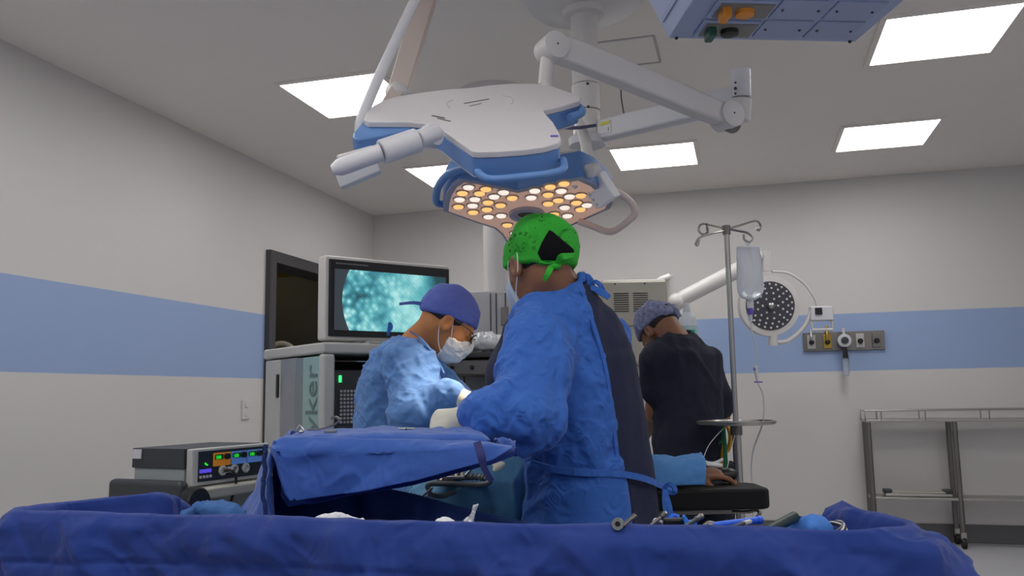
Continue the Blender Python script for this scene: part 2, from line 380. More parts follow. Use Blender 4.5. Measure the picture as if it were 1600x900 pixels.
for x, y in [(x, y) for x in (-2.08, -.545, .995, 2.53) for y in (2.5, .8, -.9) if (x, y) not in ((-.545, 2.5), (.995, 2.5))]:  # unseen panels carry the ceiling grid on, added to light the room
    clight(x, y, 'lit square ceiling panel outside the picture, added to light the near or right part of the room', 'added ceiling panels outside the picture')
# ---------------------------------------------------------------- back wall: gas outlets, socket
g0 = onY(1255, 534, YB-.01); g1 = onY(1382, 532, YB-.01); gc = (g0+g1)/2; gw = g1[0]-g0[0]
t = thing('gas_outlet_rail', (gc[0], YB-.001, gc[2]-.07), 'grey metal medical gas rail with five outlets on the blue wall band', 'gas outlet panel')
MB().box((gc[0], YB-.012, gc[2]), (gw, .024, .15)).build('back_plate', steeld, t, bevel=.003)
cols = [mat('brass_yellow', (.45, .3, .06, 1), .35, .6), lgrey]
for i in range(5):
    x = g0[0]+gw*(.1+.2*i)
    o = MB().box((x, YB-.03, gc[2]), (.062, .02, .11)).build('outlet', lgrey if i in (0, 3) else (cols[0] if i == 1 else steeld), t, bevel=.003)
    MB().lathe([(.02, 0), (.02, .02), (.012, .03)], (x, YB-.04, gc[2]-.005), (0, -1, 0), 16).build('socket', blackm if i != 2 else white, o)
x = g0[0]+gw*.3; MB().tube([(x, YB-.05, gc[2]-.02), (x, YB-.06, gc[2]+.05), (x, YB-.03, gc[2]+.12)], .012, 10, 4).build('brass_stem', cols[0], t)
x = g0[0]+gw*.1; MB().tube([(x, YB-.05, gc[2]-.03), (x, YB-.06, gc[2]+.03), (x, YB-.03, gc[2]+.1)], .008, 10, 4).build('chrome_stem', steel, t)
x = g0[0]+gw*.5; fm = thing('vacuum_regulator', (x, YB-.05, gc[2]-.28), 'white round vacuum regulator hanging from the middle gas outlet', 'regulator')
MB().lathe([(.05, 0), (.053, .015), (.05, .05), (.03, .055)], (x, YB-.058, gc[2]), (0, -1, 0), 28).build('dial_housing', whiteb, fm)
MB().lathe([(.028, 0), (.028, .01), (.018, .012)], (x, YB-.112, gc[2]), (0, -1, 0), 24).build('dial', dgrey, fm)
MB().tube([(x, YB-.07, gc[2]+.03), (x, YB-.07, gc[2]+.1)], .012).build('top_stub', white, fm)
MB().tube([(x, YB-.09, gc[2]-.045), (x, YB-.09, gc[2]-.15)], [.012, .024]).build('neck', blackm, fm)
MB().lathe([(.026, 0), (.026, -.05), (.022, -.13), (.01, -.135)], (x, YB-.09, gc[2]-.14), (0, 0, 1), 20).build('overflow_jar', mat('clear_jar', (.75, .8, .88, 1), .15, trans=.7), fm)
s = onX(383, 640, XL); t = thing('wall_socket', (XL, s[1], s[2]-.06), 'small white electrical socket low on the left wall', 'socket')
MB().box((XL+.006, s[1], s[2]), (.012, .09, .13)).build('cover_plate', mat('socket_white', (.66, .64, .63, 1), .5), t, bevel=.004)
for k in (-.03, .03): MB().box((XL+.014, s[1], s[2]+k), (.006, .035, .03)).build('insert', mat('socket_white', (0,0,0,1)), t, bevel=.003)
# ---------------------------------------------------------------- helper for articulated white arms
def cyl(a, b, r, m, name, par, r2=None, n=24, bev=.004): return MB().tube([a, b], [r, r if r2 is None else r2], n).build(name, m, par, bevel=bev)
# ---------------------------------------------------------------- wall exam lamp (far right back)
D = 6.25
c = at(1202, 478, D); t = thing('examination_lamp', (c[0]-.05, c[1]+.05, 0), 'round white examination lamp with dark LED face against the blue wall band', 'lamp')
ax = nrm(-V*1+U*.0-Z*.08); r = 48/F*D
MB().lathe([(r*.2, -.07), (r*.8, -.06), (r, -.03), (r*1.0, .0), (r*.97, .02), (r*.8, .024)], c, ax, 48).build('housing', white, t)
MB().lathe([(r*.8, 0), (r*.79, .006)], c+ax*.022, ax, 48).build('led_face', mat('dark_glass', (.06, .06, .075, 1), .25), t)
x_, y_, _ = frame_of(ax); mb = MB()
for k, (rr, n) in enumerate(((.25, 6), (.42, 12), (.58, 17), (.71, 22))):
    for i in range(n):
        a = 2*PI*(i+.5*k)/n; mb.lathe([(.0085, 0), (.006, .005)], c+ax*.028+(x_*math.cos(a)+y_*math.sin(a))*r*rr, ax, 10)
mb.build('led_lenses', mat('led_lens_unlit', (.7, .7, .68, 1), .2, spec=.8), t)
MB().ball(c+ax*.05, .028).build('centre_knob', steel, t)
hp = at(1209, 535, D); cb = at(1283, 490, D); top = at(1198, 408, D); elbow = at(1047, 476, D)
cyl(at(1208, 523, D), at(1208, 540, D), .035, white, 'lower_pivot', t)
MB().tube([hp, at(1232, 532, D), at(1256, 511, D), at(1268, 485, D)], .016, 12, 6).build('yoke_lower', white, t)
MB().tube([at(1206, 424, D), at(1232, 427, D), at(1256, 443, D), at(1272, 465, D), at(1278, 484, D)], .01, 12, 6).build('yoke_upper', white, t)
MB().box(cb, (.17, .06, .11), (U, V, Z)).build('control_box', whiteb, t, bevel=.012)
MB().box(cb-V*.035+Z*.015-U*.03, (.05, .01, .05), (U, V, Z)).build('display', blackm, t)
mb = MB(); mb.tube([cb+U*.075-Z*.05, cb+U*.075-Z*.12, cb-U*.075-Z*.12, cb-U*.075-Z*.05], .012); mb.build('control_handle', white, t)
cyl(at(1197, 392, D), at(1197, 424, D), .03, white, 'top_joint', t); MB().tube([at(1158, 412, D+.02), at(1190, 398, D+.02)], .045, 16).build('joint_link', white, t, bevel=.008)
MB().tube([elbow, at(1168, 414, D+.05)], [.055, .06], 16).build('spring_arm', white, t, bevel=.01)
MB().ball(at(1055, 472, D), .07).build('elbow_joint', white, t)
cyl(at(1047, 430, D), at(1047, 475, D), .028, white, 'elbow_post', t)
MB().tube([at(1047, 433, D), at(1030, 441, D), at(1022, 462, D), at(1026, 482, D), at(1034, 500, D)], .03, 14, 6).build('curved_grip', white, t)
pb = at(1047, 475, D)
cyl(A(pb[0], pb[1], .08), A(pb[0], pb[1], pb[2]), .025, white, 'stand_pole', t)
MB().lathe([(.26, .03), (.26, .06), (.05, .09)], (pb[0], pb[1], .02), (0, 0, 1)).build('stand_base', white, t)
for k in range(5): MB().ball((pb[0]+.23*math.cos(k*1.257), pb[1]+.23*math.sin(k*1.257), .027), .026).build('caster', blackm, t)
# ---------------------------------------------------------------- beige anaesthesia unit behind the people
D = 5.6; c = at(994, 500, D); fx = nrm(U); t = thing('anaesthesia_unit', (c[0], c[1]+.25, 0), 'beige vented anaesthesia unit behind the person with the patterned cap', 'medical machine')
wd = 108/F*D; tz = at(994, 433, D)[2]; bz = at(994, 570, D)[2]
cc = A(c[0], c[1], 0)+V*.2
MB().box(cc+Z*((tz+bz)/2), (wd, .3, tz-bz), (U, V, Z)).build('head_housing', beige, t, bevel=.03)
MB().box(cc+Z*(tz-.17)-V*.155, (wd*.94, .02, .3), (U, V, Z)).build('front_panel', mat('warm_steel', (.4, .38, .33, 1), .35, .5), t, bevel=.008)
mb = MB()
for i in (0, 1):
    for k in range(9): mb.box(cc+Z*(tz-.1-k*.015)-V*.168+U*(-.09+i*.13), (.1, .004, .006), (U, V, Z))
mb.build('vent_slots', blackm, t)
mb = MB()
for i in (-1, 1): mb.ball(cc+Z*(tz-.035)-V*.168+U*(i*.1-.03), .006)
mb.build('screws', blackm, t)
MB().box(cc+Z*(bz-.3), (.12, .14, .6), (U, V, Z)).build('neck', lgrey, t, bevel=.01)
MB().box(cc+Z*.42, (.5, .5, .62), (U, V, Z)).build('cabinet', lgrey, t, bevel=.02)
for k in range(3): MB().box(cc+Z*(.25+k*.18)-V*.255, (.44, .02, .15), (U, V, Z)).build('drawer', beige, t, bevel=.006)
for i in (-1, 1):
    for j in (-1, 1): MB().lathe([(.05, -.02), (.05, .02)], cc+U*i*.2+V*j*.2+Z*.05, U, 20).build('caster', blackm, t)
mb = MB().box(cc+Z*.09, (.46, .46, .06), (U, V, Z)); mb.build('base', dgrey, t)
# ---------------------------------------------------------------- steel trolley at right against the wall
y0, y1 = 6.86, 7.1; 
def tx(px, py): return onY(px, py, y0)
tl = tx(1352, 658); tz = tl[2]; x0 = tl[0]; x1 = x0+1.75
t = thing('steel_trolley', ((x0+x1)/2, (y0+y1)/2, 0), 'empty stainless steel trolley with a low guard rail beside the right wall', 'trolley')
MB().box(((x0+x1)/2, (y0+y1)/2, tz), (x1-x0, y1-y0, .02)).build('top_shelf', steel, t, bevel=.004)
sz = tx(1440, 780)[2]
MB().box(((x0+x1)/2, (y0+y1)/2, sz), (x1-x0-.02, y1-y0-.02, .02)).build('lower_shelf', steel, t, bevel=.004)
lx = [x0+.02, tx(1500, 760)[0], x1-.02]
for x in lx:
    for y in (y0+.02, y1-.02):
        o = MB().tube([(x, y, tz), (x, y, .1)], .019, 14).build('leg', steeld, t)
        MB().lathe([(.04, -.014), (.042, 0), (.04, .014)], (x, y, .042), (1, 0, 0), 20).build('caster', blackm, o)
        MB().box((x, y, .09), (.036, .04, .05)).build('caster_fork', steel, o)
rz = tx(1440, 641)[2]
mb = MB(); mb.tube([(x0, y0, tz), (x0, y0, rz), (x1, y0, rz), (x1, y0, tz)], .006, 8); mb.tube([(x0, y1, tz), (x0, y1, rz), (x1, y1, rz), (x1, y1, tz)], .006, 8); mb.tube([(x0, y0, rz), (x0, y1, rz)], .006, 8)
for px in (1377, 1446, 1546):
    x = tx(px, 650)[0]
    for y in (y0, y1): mb.tube([(x, y, tz), (x, y, rz)], .005, 8)
mb.build('guard_rail', steel, t)
a = onY(1382, 774, 6.97); b = onY(1486, 774, 6.97); cx = (a[0]+b[0])/2; zz = sz+.01
t2 = thing('steel_tray', (cx, 6.97, zz), 'shallow steel tray with end grips on the lower shelf of the trolley', 'tray')
MB().box((cx, 6.97, zz+.013), (b[0]-a[0], .14, .022)).build('tray_body', steel, t2, bevel=.006)
MB().box((cx, 6.97, zz+.03), ((b[0]-a[0])*.8, .13, .012)).build('tray_lid', beige, t2, bevel=.004)
for k in (-1, 1): MB().box((cx+k*(b[0]-a[0])*.45, 6.97, zz+.035), (.06, .1, .03)).build('grip', dgrey, t2, bevel=.008)
# ---------------------------------------------------------------- video tower
D0 = 3.6; C0 = at(505, 540, D0); EX = nrm(U*.78+V*.62); EY = nrm(np.cross(Z, EX))
ztop = at(505, 534, D0)[2]; zbot = at(505, 552, D0)[2]; C0 = A(C0[0], C0[1], 0)
def T(x, y, z): return C0+EX*x+EY*y+Z*z
AX = (EX, EY, Z); TD, TW = .66, .62
t = thing('video_tower', T(TW/2, TD/2, 0), 'white and grey endoscopy video tower with glass side doors left of the surgeons', 'video tower')
sl = ztop-zbot
MB().box(T(TW/2, TD/2, (ztop+zbot)/2), (TW, TD, sl), AX).build('top_slab', lgrey, t, bevel=.012)
mint = mat('mint_glass', (.3, .46, .45, 1), .25, var=.02); mintd = mat('grey_glass', (.2, .24, .27, 1), .25, var=.02)
MB().box(T(.02, TD*.84, zbot/2+.06), (.03, TD*.26, zbot-.13), AX).build('rear_door', lgrey, t, bevel=.01)
MB().box(T(.002, TD*.73, zbot-.13), (.01, .022, .11), AX).build('door_grip', blackm, t, bevel=.004)
MB().box(T(.025, TD*.57, zbot/2+.06), (.03, TD*.28, zbot-.13), AX).build('side_panel', mat('violet_grey_panel', (.27, .28, .31, 1), .4), t, bevel=.004)
MB().box(T(.015, TD*.37, zbot/2+.06), (.02, TD*.14, zbot-.14), AX).build('side_glass', mintd, t, bevel=.003)
gl = MB().box(T(.012, TD*.185, zbot/2+.06), (.02, TD*.25, zbot-.14), AX).build('front_glass', mint, t, bevel=.003)
tmb = MB(); textmesh(tmb, 'stryker', .165, T(-.0, TD*.085, zbot-.525), Z, EY*1, .002)
tmb.build('lettering', mat('letter_grey', (.13, .2, .2, 1), .5), gl)
MB().box(T(.03, .025, zbot/2+.04), (.06, .05, zbot-.08), AX).build('front_post', lgrey, t, bevel=.015)
MB().box(T(TW-.03, .025, zbot/2+.04), (.06, .05, zbot-.08), AX).build('front_post', lgrey, t, bevel=.015)
MB().box(T(TW-.015, TD/2, zbot/2+.06), (.03, TD-.06, zbot-.13), AX).build('side_wall', lgrey, t, bevel=.006)
MB().box(T(TW/2, TD-.02, zbot/2+.06), (TW-.06, .03, zbot-.13), AX).build('back_wall', dgrey, t)
MB().box(T(TW/2, TD/2, .1), (TW, TD, .1), AX).build('base', dgrey, t, bevel=.02)
for i in (.06, TW-.06):
    for j in (.06, TD-.06): MB().lathe([(.05, -.018), (.05, .018)], T(i, j, .05), EX, 20).build('caster', blackm, t)
for z in (.35, .66, 1.0): MB().box(T(TW/2, TD/2-.01, z), (TW-.08, TD-.08, .03), AX).build('shelf', lgrey, t, bevel=.004)
green = mat('green_led', (.05, .9, .2, 1), .4, emit=1.6)
for z, h, m_, nm, lb in ((1.015, .26, dgrey, 'light_source', 'dark light source box with a perforated grille on the upper shelf of the video tower'), (.675, .24, blackm, 'video_recorder', 'dark recorder unit on the middle shelf of the video tower'), (.365, .2, dgrey, 'insufflator', 'dark insufflator unit on the lowest shelf of the video tower')):
    dv = thing(nm, T(TW/2, .3, z), lb, 'device')
    MB().box(T(TW/2, .31, z+h/2), (TW-.14, .44, h), AX).build('case', m_, dv, bevel=.006)
    if nm == 'light_source':
        mb = MB()
        for i in range(14):
            for j in range(9): mb.box(T(.13+i*.017, .086, z+.03+j*.017), (.011, .004, .011), AX)
        mb.build('grille', mat('grille_white', (.5, .52, .55, 1), .5), dv)
        MB().box(T(.125, .086, z+.22), (.012, .006, .03), AX).build('status_light', green, dv)
    elif nm == 'video_recorder': MB().box(T(.33, .086, z+.12), (.1, .006, .15), AX).build('display', mintd, dv)
    else: MB().box(T(.33, .086, z+.1), (.1, .006, .08), AX).build('display', mintd, dv)
# monitor on the tower
a = at(510, 470, 3.68); Dm = 3.68; mz0 = at(510, 536, Dm)[2]+.012; mz1 = at(512, 396, Dm)[2]
MX = nrm(U*.80+V*.60); MY = nrm(np.cross(Z, MX)); m0 = at(506, 470, Dm); m0 = A(m0[0], m0[1], 0)
# right edge where the pixel column 703 meets the monitor plane
q = onP(703, 470, m0, MY); MW = float(np.dot(q-m0, MX)); mh = mz1-mz0; MA = (MX, MY, Z)
def Mp(x, y, z): return m0+MX*x+MY*y+Z*(mz0+z)
t = thing('surgical_monitor', Mp(MW/2, .03, 0), 'large flat monitor showing a teal fabric close-up on top of the video tower', 'monitor')
MB().box(Mp(MW/2, .035, mh/2), (MW, .07, mh), MA).build('casing', mat('casing_ivory', (.62, .6, .57, 1), .4), t, bevel=.012)
bz = MB().box(Mp(MW/2+.006, -.004, mh/2-.0), (MW-.03, .012, mh-.035), MA).build('bezel', blackm, t, bevel=.003)
sx0, sx1, sz0, sz1 = .045, MW-.03, .045, mh-.06
sm = bpy.data.materials.new('screen_picture'); sm.use_nodes = True; nt = sm.node_tree; N = nt.nodes; L = nt.links; bs = N['Principled BSDF']
bs.inputs['Base Color'].default_value = (.01, .01, .01, 1); bs.inputs['Roughness'].default_value = .3
tc = N.new('ShaderNodeTexCoord'); vm = N.new('ShaderNodeVectorMath'); vm.operation = 'DOT_PRODUCT'; vm.inputs[1].default_value = tuple(MX); L.new(tc.outputs['Object'], vm.inputs[0])
sp = N.new('ShaderNodeSeparateXYZ'); L.new(tc.outputs['Object'], sp.inputs[0])
cb = N.new('ShaderNodeCombineXYZ'); L.new(vm.outputs['Value'], cb.inputs[0]); L.new(sp.outputs['Z'], cb.inputs[1])
def nd(op, a, b=None, c=None):
    n = N.new('ShaderNodeMath'); n.operation = op
    for i, v in enumerate((a, b, c)):
        if v is None: continue
        if isinstance(v, (int, float)): n.inputs[i].default_value = v
        else: L.new(v, n.inputs[i])
    return n.outputs[0]
sw, sh = sx1-sx0, sz1-sz0
X = nd('ADD', vm.outputs['Value'], MW/2-sx0-0.0); Yy = nd('SUBTRACT', sp.outputs['Z'], (sz0+sz1)/2-0)
cx, rr = sw*.62, sh*.98*.62+.0
cx, rr = sw*.55, sw*.55-.035
dx = nd('SUBTRACT', X, cx); d2 = nd('ADD', nd('MULTIPLY', dx, dx), nd('MULTIPLY', Yy, Yy)); rad = nd('SQRT', d2)
inside = nd('SMOOTH_MIN', nd('MULTIPLY', nd('SUBTRACT', rr, rad), 300), 1, .2); inside = nd('MAXIMUM', inside, 0)
vo = N.new('ShaderNodeTexVoronoi'); vo.feature = 'SMOOTH_F1'; vo.inputs['Scale'].default_value = 34; vo.inputs['Smoothness'].default_value = .8; L.new(cb.outputs[0], vo.inputs['Vector'])
nz = N.new('ShaderNodeTexNoise'); nz.inputs['Scale'].default_value = 7; nz.inputs['Detail'].default_value = 3; L.new(cb.outputs[0], nz.inputs['Vector'])
wv = N.new('ShaderNodeTexWave'); wv.inputs['Scale'].default_value = 30; wv.inputs['Distortion'].default_value = 3; wv.bands_direction = 'DIAGONAL'; L.new(cb.outputs[0], wv.inputs['Vector'])
left = nd('SUBTRACT', 1, nd('DIVIDE', X, sw*.75)); left = nd('MAXIMUM', left, 0)
val = nd('ADD', nd('MULTIPLY', nd('SUBTRACT', .5, vo.outputs['Distance']), nd('MULTIPLY', left, 1.1)), nz.outputs['Fac'])
val = nd('ADD', val, nd('MULTIPLY', wv.outputs['Fac'], .035))
gx = nd('SUBTRACT', nd('SUBTRACT', X, sw*.66), nd('MULTIPLY', Yy, .25)); gl_ = nd('EXPONENT', nd('MULTIPLY', nd('MULTIPLY', gx, gx), -55))
val = nd('ADD', val, nd('MULTIPLY', gl_, .26))
cnr = nd('MAXIMUM', nd('SUBTRACT', nd('ADD', nd('DIVIDE', X, sw), nd('MULTIPLY', Yy, 1.0)), .86), 0); val = nd('SUBTRACT', val, nd('MULTIPLY', cnr, 3.2))
cr = N.new('ShaderNodeValToRGB'); L.new(nd('SUBTRACT', val, .02), cr.inputs[0])
e = cr.color_ramp.elements; e[0].position = .15; e[0].color = (.012, .06, .075, 1); e[1].position = 1; e[1].color = (.62, .88, .86, 1)
for p_, c_ in ((.42, (.04, .24, .3, 1)), (.62, (.12, .45, .5, 1)), (.8, (.35, .72, .72, 1))): k = e.new(p_); k.color = c_
mx = N.new('ShaderNodeMix'); mx.data_type = 'RGBA'; L.new(inside, mx.inputs[0]); mx.inputs[6].default_value = (.03, .04, .05, 1); L.new(cr.outputs[0], mx.inputs[7])
L.new(mx.outputs[2], bs.inputs['Emission Color']); bs.inputs['Emission Strength'].default_value = 1.0
MB().box(Mp((sx0+sx1)/2, -.0115, (sz0+sz1)/2), (sw, .003, sh), MA).build('screen', sm, t)
mb = MB()
for k in range(14): mb.box(Mp(.055+k*.0115, -.0108, mh-.035), (.008, .001, .005), MA)
mb.build('bezel_print', mat('faint_print', (.25, .25, .27, 1), .5), bz)
MB().box(Mp(MW/2, .04, -.006), (.25, .16, .012), MA).build('foot', lgrey, t)
# ---------------------------------------------------------------- electrosurgical generator and its cart
zt = at(300, 702, 3.0)[2]; G0 = at(300, 702, 3.0); G0 = A(G0[0], G0[1], 0); GX = nrm(U*.42+V*.9); GY = nrm(np.cross(Z, GX)); GA = (GX, GY, Z)
def G(x, y, z): return G0+GX*x+GY*y+Z*z
gh = .132; gw, gd = .40, .30
t = thing('electrosurgical_generator', G(gw/2, gd/2, zt-gh), 'grey electrosurgical generator with orange and blue display fields at far left', 'generator')
MB().box(G(gw/2, gd/2+.02, zt-.035), (gw-.005, gd-.04, .072), GA).build('upper_case', dgrey, t, bevel=.003)
MB().box(G(gw/2, gd/2+.02, zt-.1), (gw-.02, gd-.05, .062), GA).build('lower_case', mat('mint_grey', (.36, .4, .4, 1), .45), t, bevel=.004)
fr = MB().box(G(gw/2, .012, zt-gh/2), (gw, .03, gh), GA).build('front_frame', lgrey, t, bevel=.006)
fp = MB().box(G(gw/2+.005, -.004, zt-gh/2+.002), (gw-.045, .006, gh-.025), GA).build('front_panel', mat('panel_slate', (.02, .025, .035, 1), .4), t)
fz = zt-.008
def gp(x0, x1, z0, z1, nm, m_, dep=.003, par=fp): return MB().box(G((x0+x1)/2, -.008-dep/2, fz-(z0+z1)/2), (x1-x0, dep, z1-z0), GA).build(nm, m_, par)
orange = mat('orange_field', (.75, .27, .02, 1), .5, emit=.12); fblue = mat('blue_field', (.13, .3, .75, 1), .5, emit=.12)
grn = mat('green_digits', (.02, .75, .05, 1), .5, emit=.9); grd = mat('green_glass', (.01, .1, .02, 1), .4, emit=.05)
gp(.095, .18, .012, .06, 'orange_field', orange); gp(.185, .265, .012, .06, 'blue_field', fblue); gp(.27, .35, .012, .06, 'blue_field', fblue)
for x in (.1, .19, .275):
    gp(x, x+.042, .018, .036, 'display', grd, .005); mb = MB(); textmesh(mb, '500' if x < .15 else '100', .017, G(x+.003, -.0145, fz-.034), GX, Z, .001); mb.build('digits', grn, fp)
for x in (.158, .245, .33): MB().lathe([(.012, 0), (.011, .012)], G(x, -.01, fz-.027), -GY, 20).build('knob', blackm, fp)
gp(.03, .085, .066, .079, 'violet_display', mat('violet_lcd', (.12, .08, .8, 1), .4, emit=.5))
for k in range(4): MB().lathe([(.0055, 0), (.005, .004)], G(.035+k*.016, -.008, fz-.093), -GY, 12).build('button', lgrey, fp)
mb = MB().tube([G(.055, -.01, fz-.045), G(.06, -.01, fz-.05), G(.066, -.01, fz-.052)], .003, 8); mb.build('green_mark', grn, fp)
for x in (.14, .2, .26): MB().lathe([(.018, 0), (.018, .008), (.012, .01), (.01, .004)], G(x, -.008, fz-.078), -GY, 20).build('socket', lgrey, fp)
gp(.165, .215, .066, .088, 'socket_plate', lgrey, .004)
MB().tube([G(.14, -.02, fz-.078), G(.15, -.05, fz-.08), G(.17, -.05, fz-.12), G(.165, -.03, fz-.2)], .005, 8, 5).build('plug_lead', blackm, t)
MB().box(G(-.001, gd-.03, zt-.02), (.004, .042, .034), GA).build('side_label', whiteb, t)
ct = thing('generator_cart', G(gw/2, gd/2, 0), 'white equipment cart with a dark grey side bolster carrying the generator', 'cart')
zc = zt-gh-.004
MB().box(G(gw/2+.02, gd/2, zc-.02), (gw+.12, gd+.12, .04), GA).build('platform', beige, ct, bevel=.01)
MB().box(G(gw/2+.05, gd/2+.05, zc-.14), (gw-.02, gd-.04, .2), GA).build('column_head', beige, ct, bevel=.02)
MB().box(G(-.045, gd/2+.01, zc-.045), (.05, gd+.06, .15), GA).build('bolster', dgrey, ct, bevel=.02)
MB().lathe([(.045, 0), (.055, .01), (.055, .05), (.05, .055)], G(-.04, -.03, zc-.045), -GY, 24).build('bolster_knob', blackm, ct)
MB().box(G(gw/2, gd/2, (zc-.24)/2+.05), (.12, .12, zc-.3), GA).build('column', lgrey, ct, bevel=.01)
MB().box(G(gw/2, gd/2, .11), (.5, .46, .06), GA).build('base', dgrey, ct, bevel=.02)
for i in (.0, gw):
    for j in (0, gd): MB().lathe([(.045, -.015), (.045, .015)], G(i, j, .045), GX, 18).build('caster', blackm, ct)
# ---------------------------------------------------------------- pendant behind the surgeons (column, cabinet, shelf)
D = 4.6; pc = at(776, 500, D); t = thing('supply_pendant', (pc[0], pc[1], HC), 'white ceiling-hung supply column with grey shelves behind the two surgeons', 'supply pendant')
pc = A(pc[0], pc[1], 0); zt_ = at(750, 457, D)[2]; zs = at(740, 556, D)[2]
cyl(pc+Z*zt_, pc+Z*HC, .068, white, 'column', t); MB().lathe([(.2, 0), (.19, -.05), (.08, -.08)], pc+Z*HC, (0, 0, 1)).build('ceiling_cover', white, t)
bw = .40; zl = at(740, 660, D)[2]-.25
MB().box(pc+U*(-.06)+Z*((zt_+zl)/2)+V*.02, (bw, .2, zt_-zl), (U, V, Z)).build('cabinet', mat('pendant_grey', (.5, .5, .52, 1), .35, .2), t, bevel=.01)
mb = MB()
for k in (-.17, -.115, .03, .06, .11): mb.box(pc+U*(-.06+k)+Z*((zt_+zl)/2)-V*.083, (.006, .006, zt_-zl-.03), (U, V, Z))
mb.build('groove_strips', dgrey, t)
MB().box(pc+U*.045+Z*(zt_-.14)-V*.09, (.04, .03, .1), (U, V, Z)).build('latch', steeld, t, bevel=.006)
MB().box(pc+U*(-.12)+Z*(zs-.015)-V*.22, (.38, .32, .025), (U, V, Z)).build('shelf', dgrey, t, bevel=.006)
MB().box(pc+U*(-.12)+Z*(zs-.075)-V*.2, (.36, .28, .085), (U, V, Z)).build('drawer_unit', steeld, t, bevel=.01)
for k in (-.1, .0, .1): MB().lathe([(.012, 0), (.01, .02)], pc+U*(-.12+k)+Z*(zs-.075)-V*.34, -V, 14).build('drawer_knob', blackm, t)
MB().box(pc+U*(-.03)+Z*(zs-.3)-V*.2, (.03, .04, .4), (U, V, Z)).build('shelf_post', steeld, t)
MB().box(pc+U*(.05)+Z*(zs-.3)-V*.12, (.07, .04, .4), (U, V, Z)).build('power_strip', lgrey, t, bevel=.005)
sb = pc+U*(-.04)+Z*(zs+.0)-V*.3
pb_ = sdf_obj('plastic_bundle', lambda p: smin(ell(p, sb+Z*.045, (.1, .07, .05)), ell(p, sb+U*.07+Z*.03, (.07, .06, .035)), .03), sb-A(.2, .15, .0), sb+A(.22, .15, .12), .006, mat('cling_plastic', (.7, .72, .76, 1), .2, bump=.5, bs=30, spec=.8), None, lambda v: creases(v, 25, .008))
tag(pb_, 'crumpled clear plastic bundle lying on the pendant shelf behind the masked surgeon', 'plastic bag')
# ---------------------------------------------------------------- ceiling mount with arms
D = 3.5; cx = at(915, 130, D); t = thing('lamp_ceiling_mount', (cx[0], cx[1], HC), 'white ceiling column with a wide round cover and jointed arms holding the surgical lamps', 'lamp mount')
cc = A(cx[0], cx[1], 0)
MB().lathe([(.26, 0), (.268, -.015), (.262, -.05), (.22, -.085), (.09, -.1), (.085, -.125), (.06, -.128)], cc+Z*HC, (0, 0, 1), 56).build('ceiling_cover', white, t, smooth=50)
z_a = at(915, 134, D)[2]; z_b = at(918, 176, D)[2]; z_c = at(920, 232, D)[2]
cyl(cc+Z*z_a, cc+Z*(HC-.12), .056, white, 'upper_column', t, bev=.002); cyl(cc+Z*z_b, cc+Z*(z_a-.003), .059, white, 'middle_collar', t, bev=.002)
cyl(cc+Z*(z_c+.01), cc+Z*(z_b-.003), .058, white, 'lower_column', t, bev=.003)
MB().lathe([(.05, 0), (.075, .01), (.078, .04), (.058, .055)], cc+Z*(z_c-.01), (0, 0, 1), 32).build('bottom_collar', whiteb, t)
mb = MB()
for y in (82, 125, 163):
    q = at(921, y, D-.1); mb.ball(A(cc[0], cc[1], q[2])-V*.058+U*.003, .006)
mb.build('screws', dgrey, t)
# long extension arm running to the right, then spring arm coming back
e0 = at(938, 205, D-.05); e1 = at(1160, 152, 3.0)
d = nrm(e1-e0)
def boxarm(a, b, w_, h_, name, m_, par, bev=.012):
    d = nrm(np.array(b)-a); s_ = nrm(np.cross(d, Z)); u_ = np.cross(s_, d); return MB().box((np.array(a)+b)/2, (np.linalg.norm(np.array(b)-a), w_, h_), (d, s_, u_)).build(name, m_, par, bevel=bev)
boxarm(e0, e1, .06, .085, 'extension_arm', whiteb, t)
lb = MB(); dd = nrm(e1-e0); uu = nrm(np.cross(np.cross(dd, Z), dd)); sd = nrm(np.cross(Z, dd)); sd = sd if np.dot(sd, V) < 0 else -sd
lb.box(e0+dd*.05+sd*.032, (.06, .002, .05), (dd, sd, uu)).build('sticker', whiteb, t)
MB().box(e0+dd*.05+sd*.0335+uu*.016, (.05, .002, .014), (dd, sd, uu)).build('sticker_stripe', mat('label_yellow', (.6, .58, .08, 1), .5), t)
mb = MB(); textmesh(mb, '1', .022, e0+dd*.062+sd*.0335-uu*.018, -dd if np.dot(dd, U) < 0 else dd, Z, .001); mb.build('sticker_number', blackm, t)
MB().tube([at(970, 135, D), at(971, 155, D), at(975, 178, D-.05)], .0025, 6, 4).build('hanging_lead', blackm, t)
j0 = at(1157, 108, 2.96); j1 = at(1158, 152, 2.96); j2 = at(1156, 190, 2.96)
cyl(j0, j1, .034, whiteb, 'joint_tube', t); cyl(j1+Z*(-.004), j2, .036, white, 'joint_housing', t, bev=.008)
mb = MB()
for y in (129, 138, 146): mb.ball(at(1149, y, 2.925), .004 if y != 138 else .006)
mb.build('joint_screws', dgrey, t)
# ceiling access hatch outline
t = thing('access_hatch', onZ(985, 60, HC), 'square access hatch outlined in the ceiling beside the round cover', 'hatch')
mb = MB()
c4 = onZ(1032, 97, HC-.002); W4 = .34
for dx, dy, sx, sy in ((0, -W4/2, .012, W4), (-W4/2, 0, W4, .012), (-W4, -W4/2, .012, W4), (-W4/2, -W4, W4, .012)): mb.box(c4+A(dx, dy, 0), (sx, sy, .006))
mb.build('frame', mat('hatch_gap', (.5, .48, .47, 1), .6), t)
# spring arm of the near lamp (its own jointed arm)
s0 = at(1135, 182, 2.88); s1 = at(862, 76, 2.62)
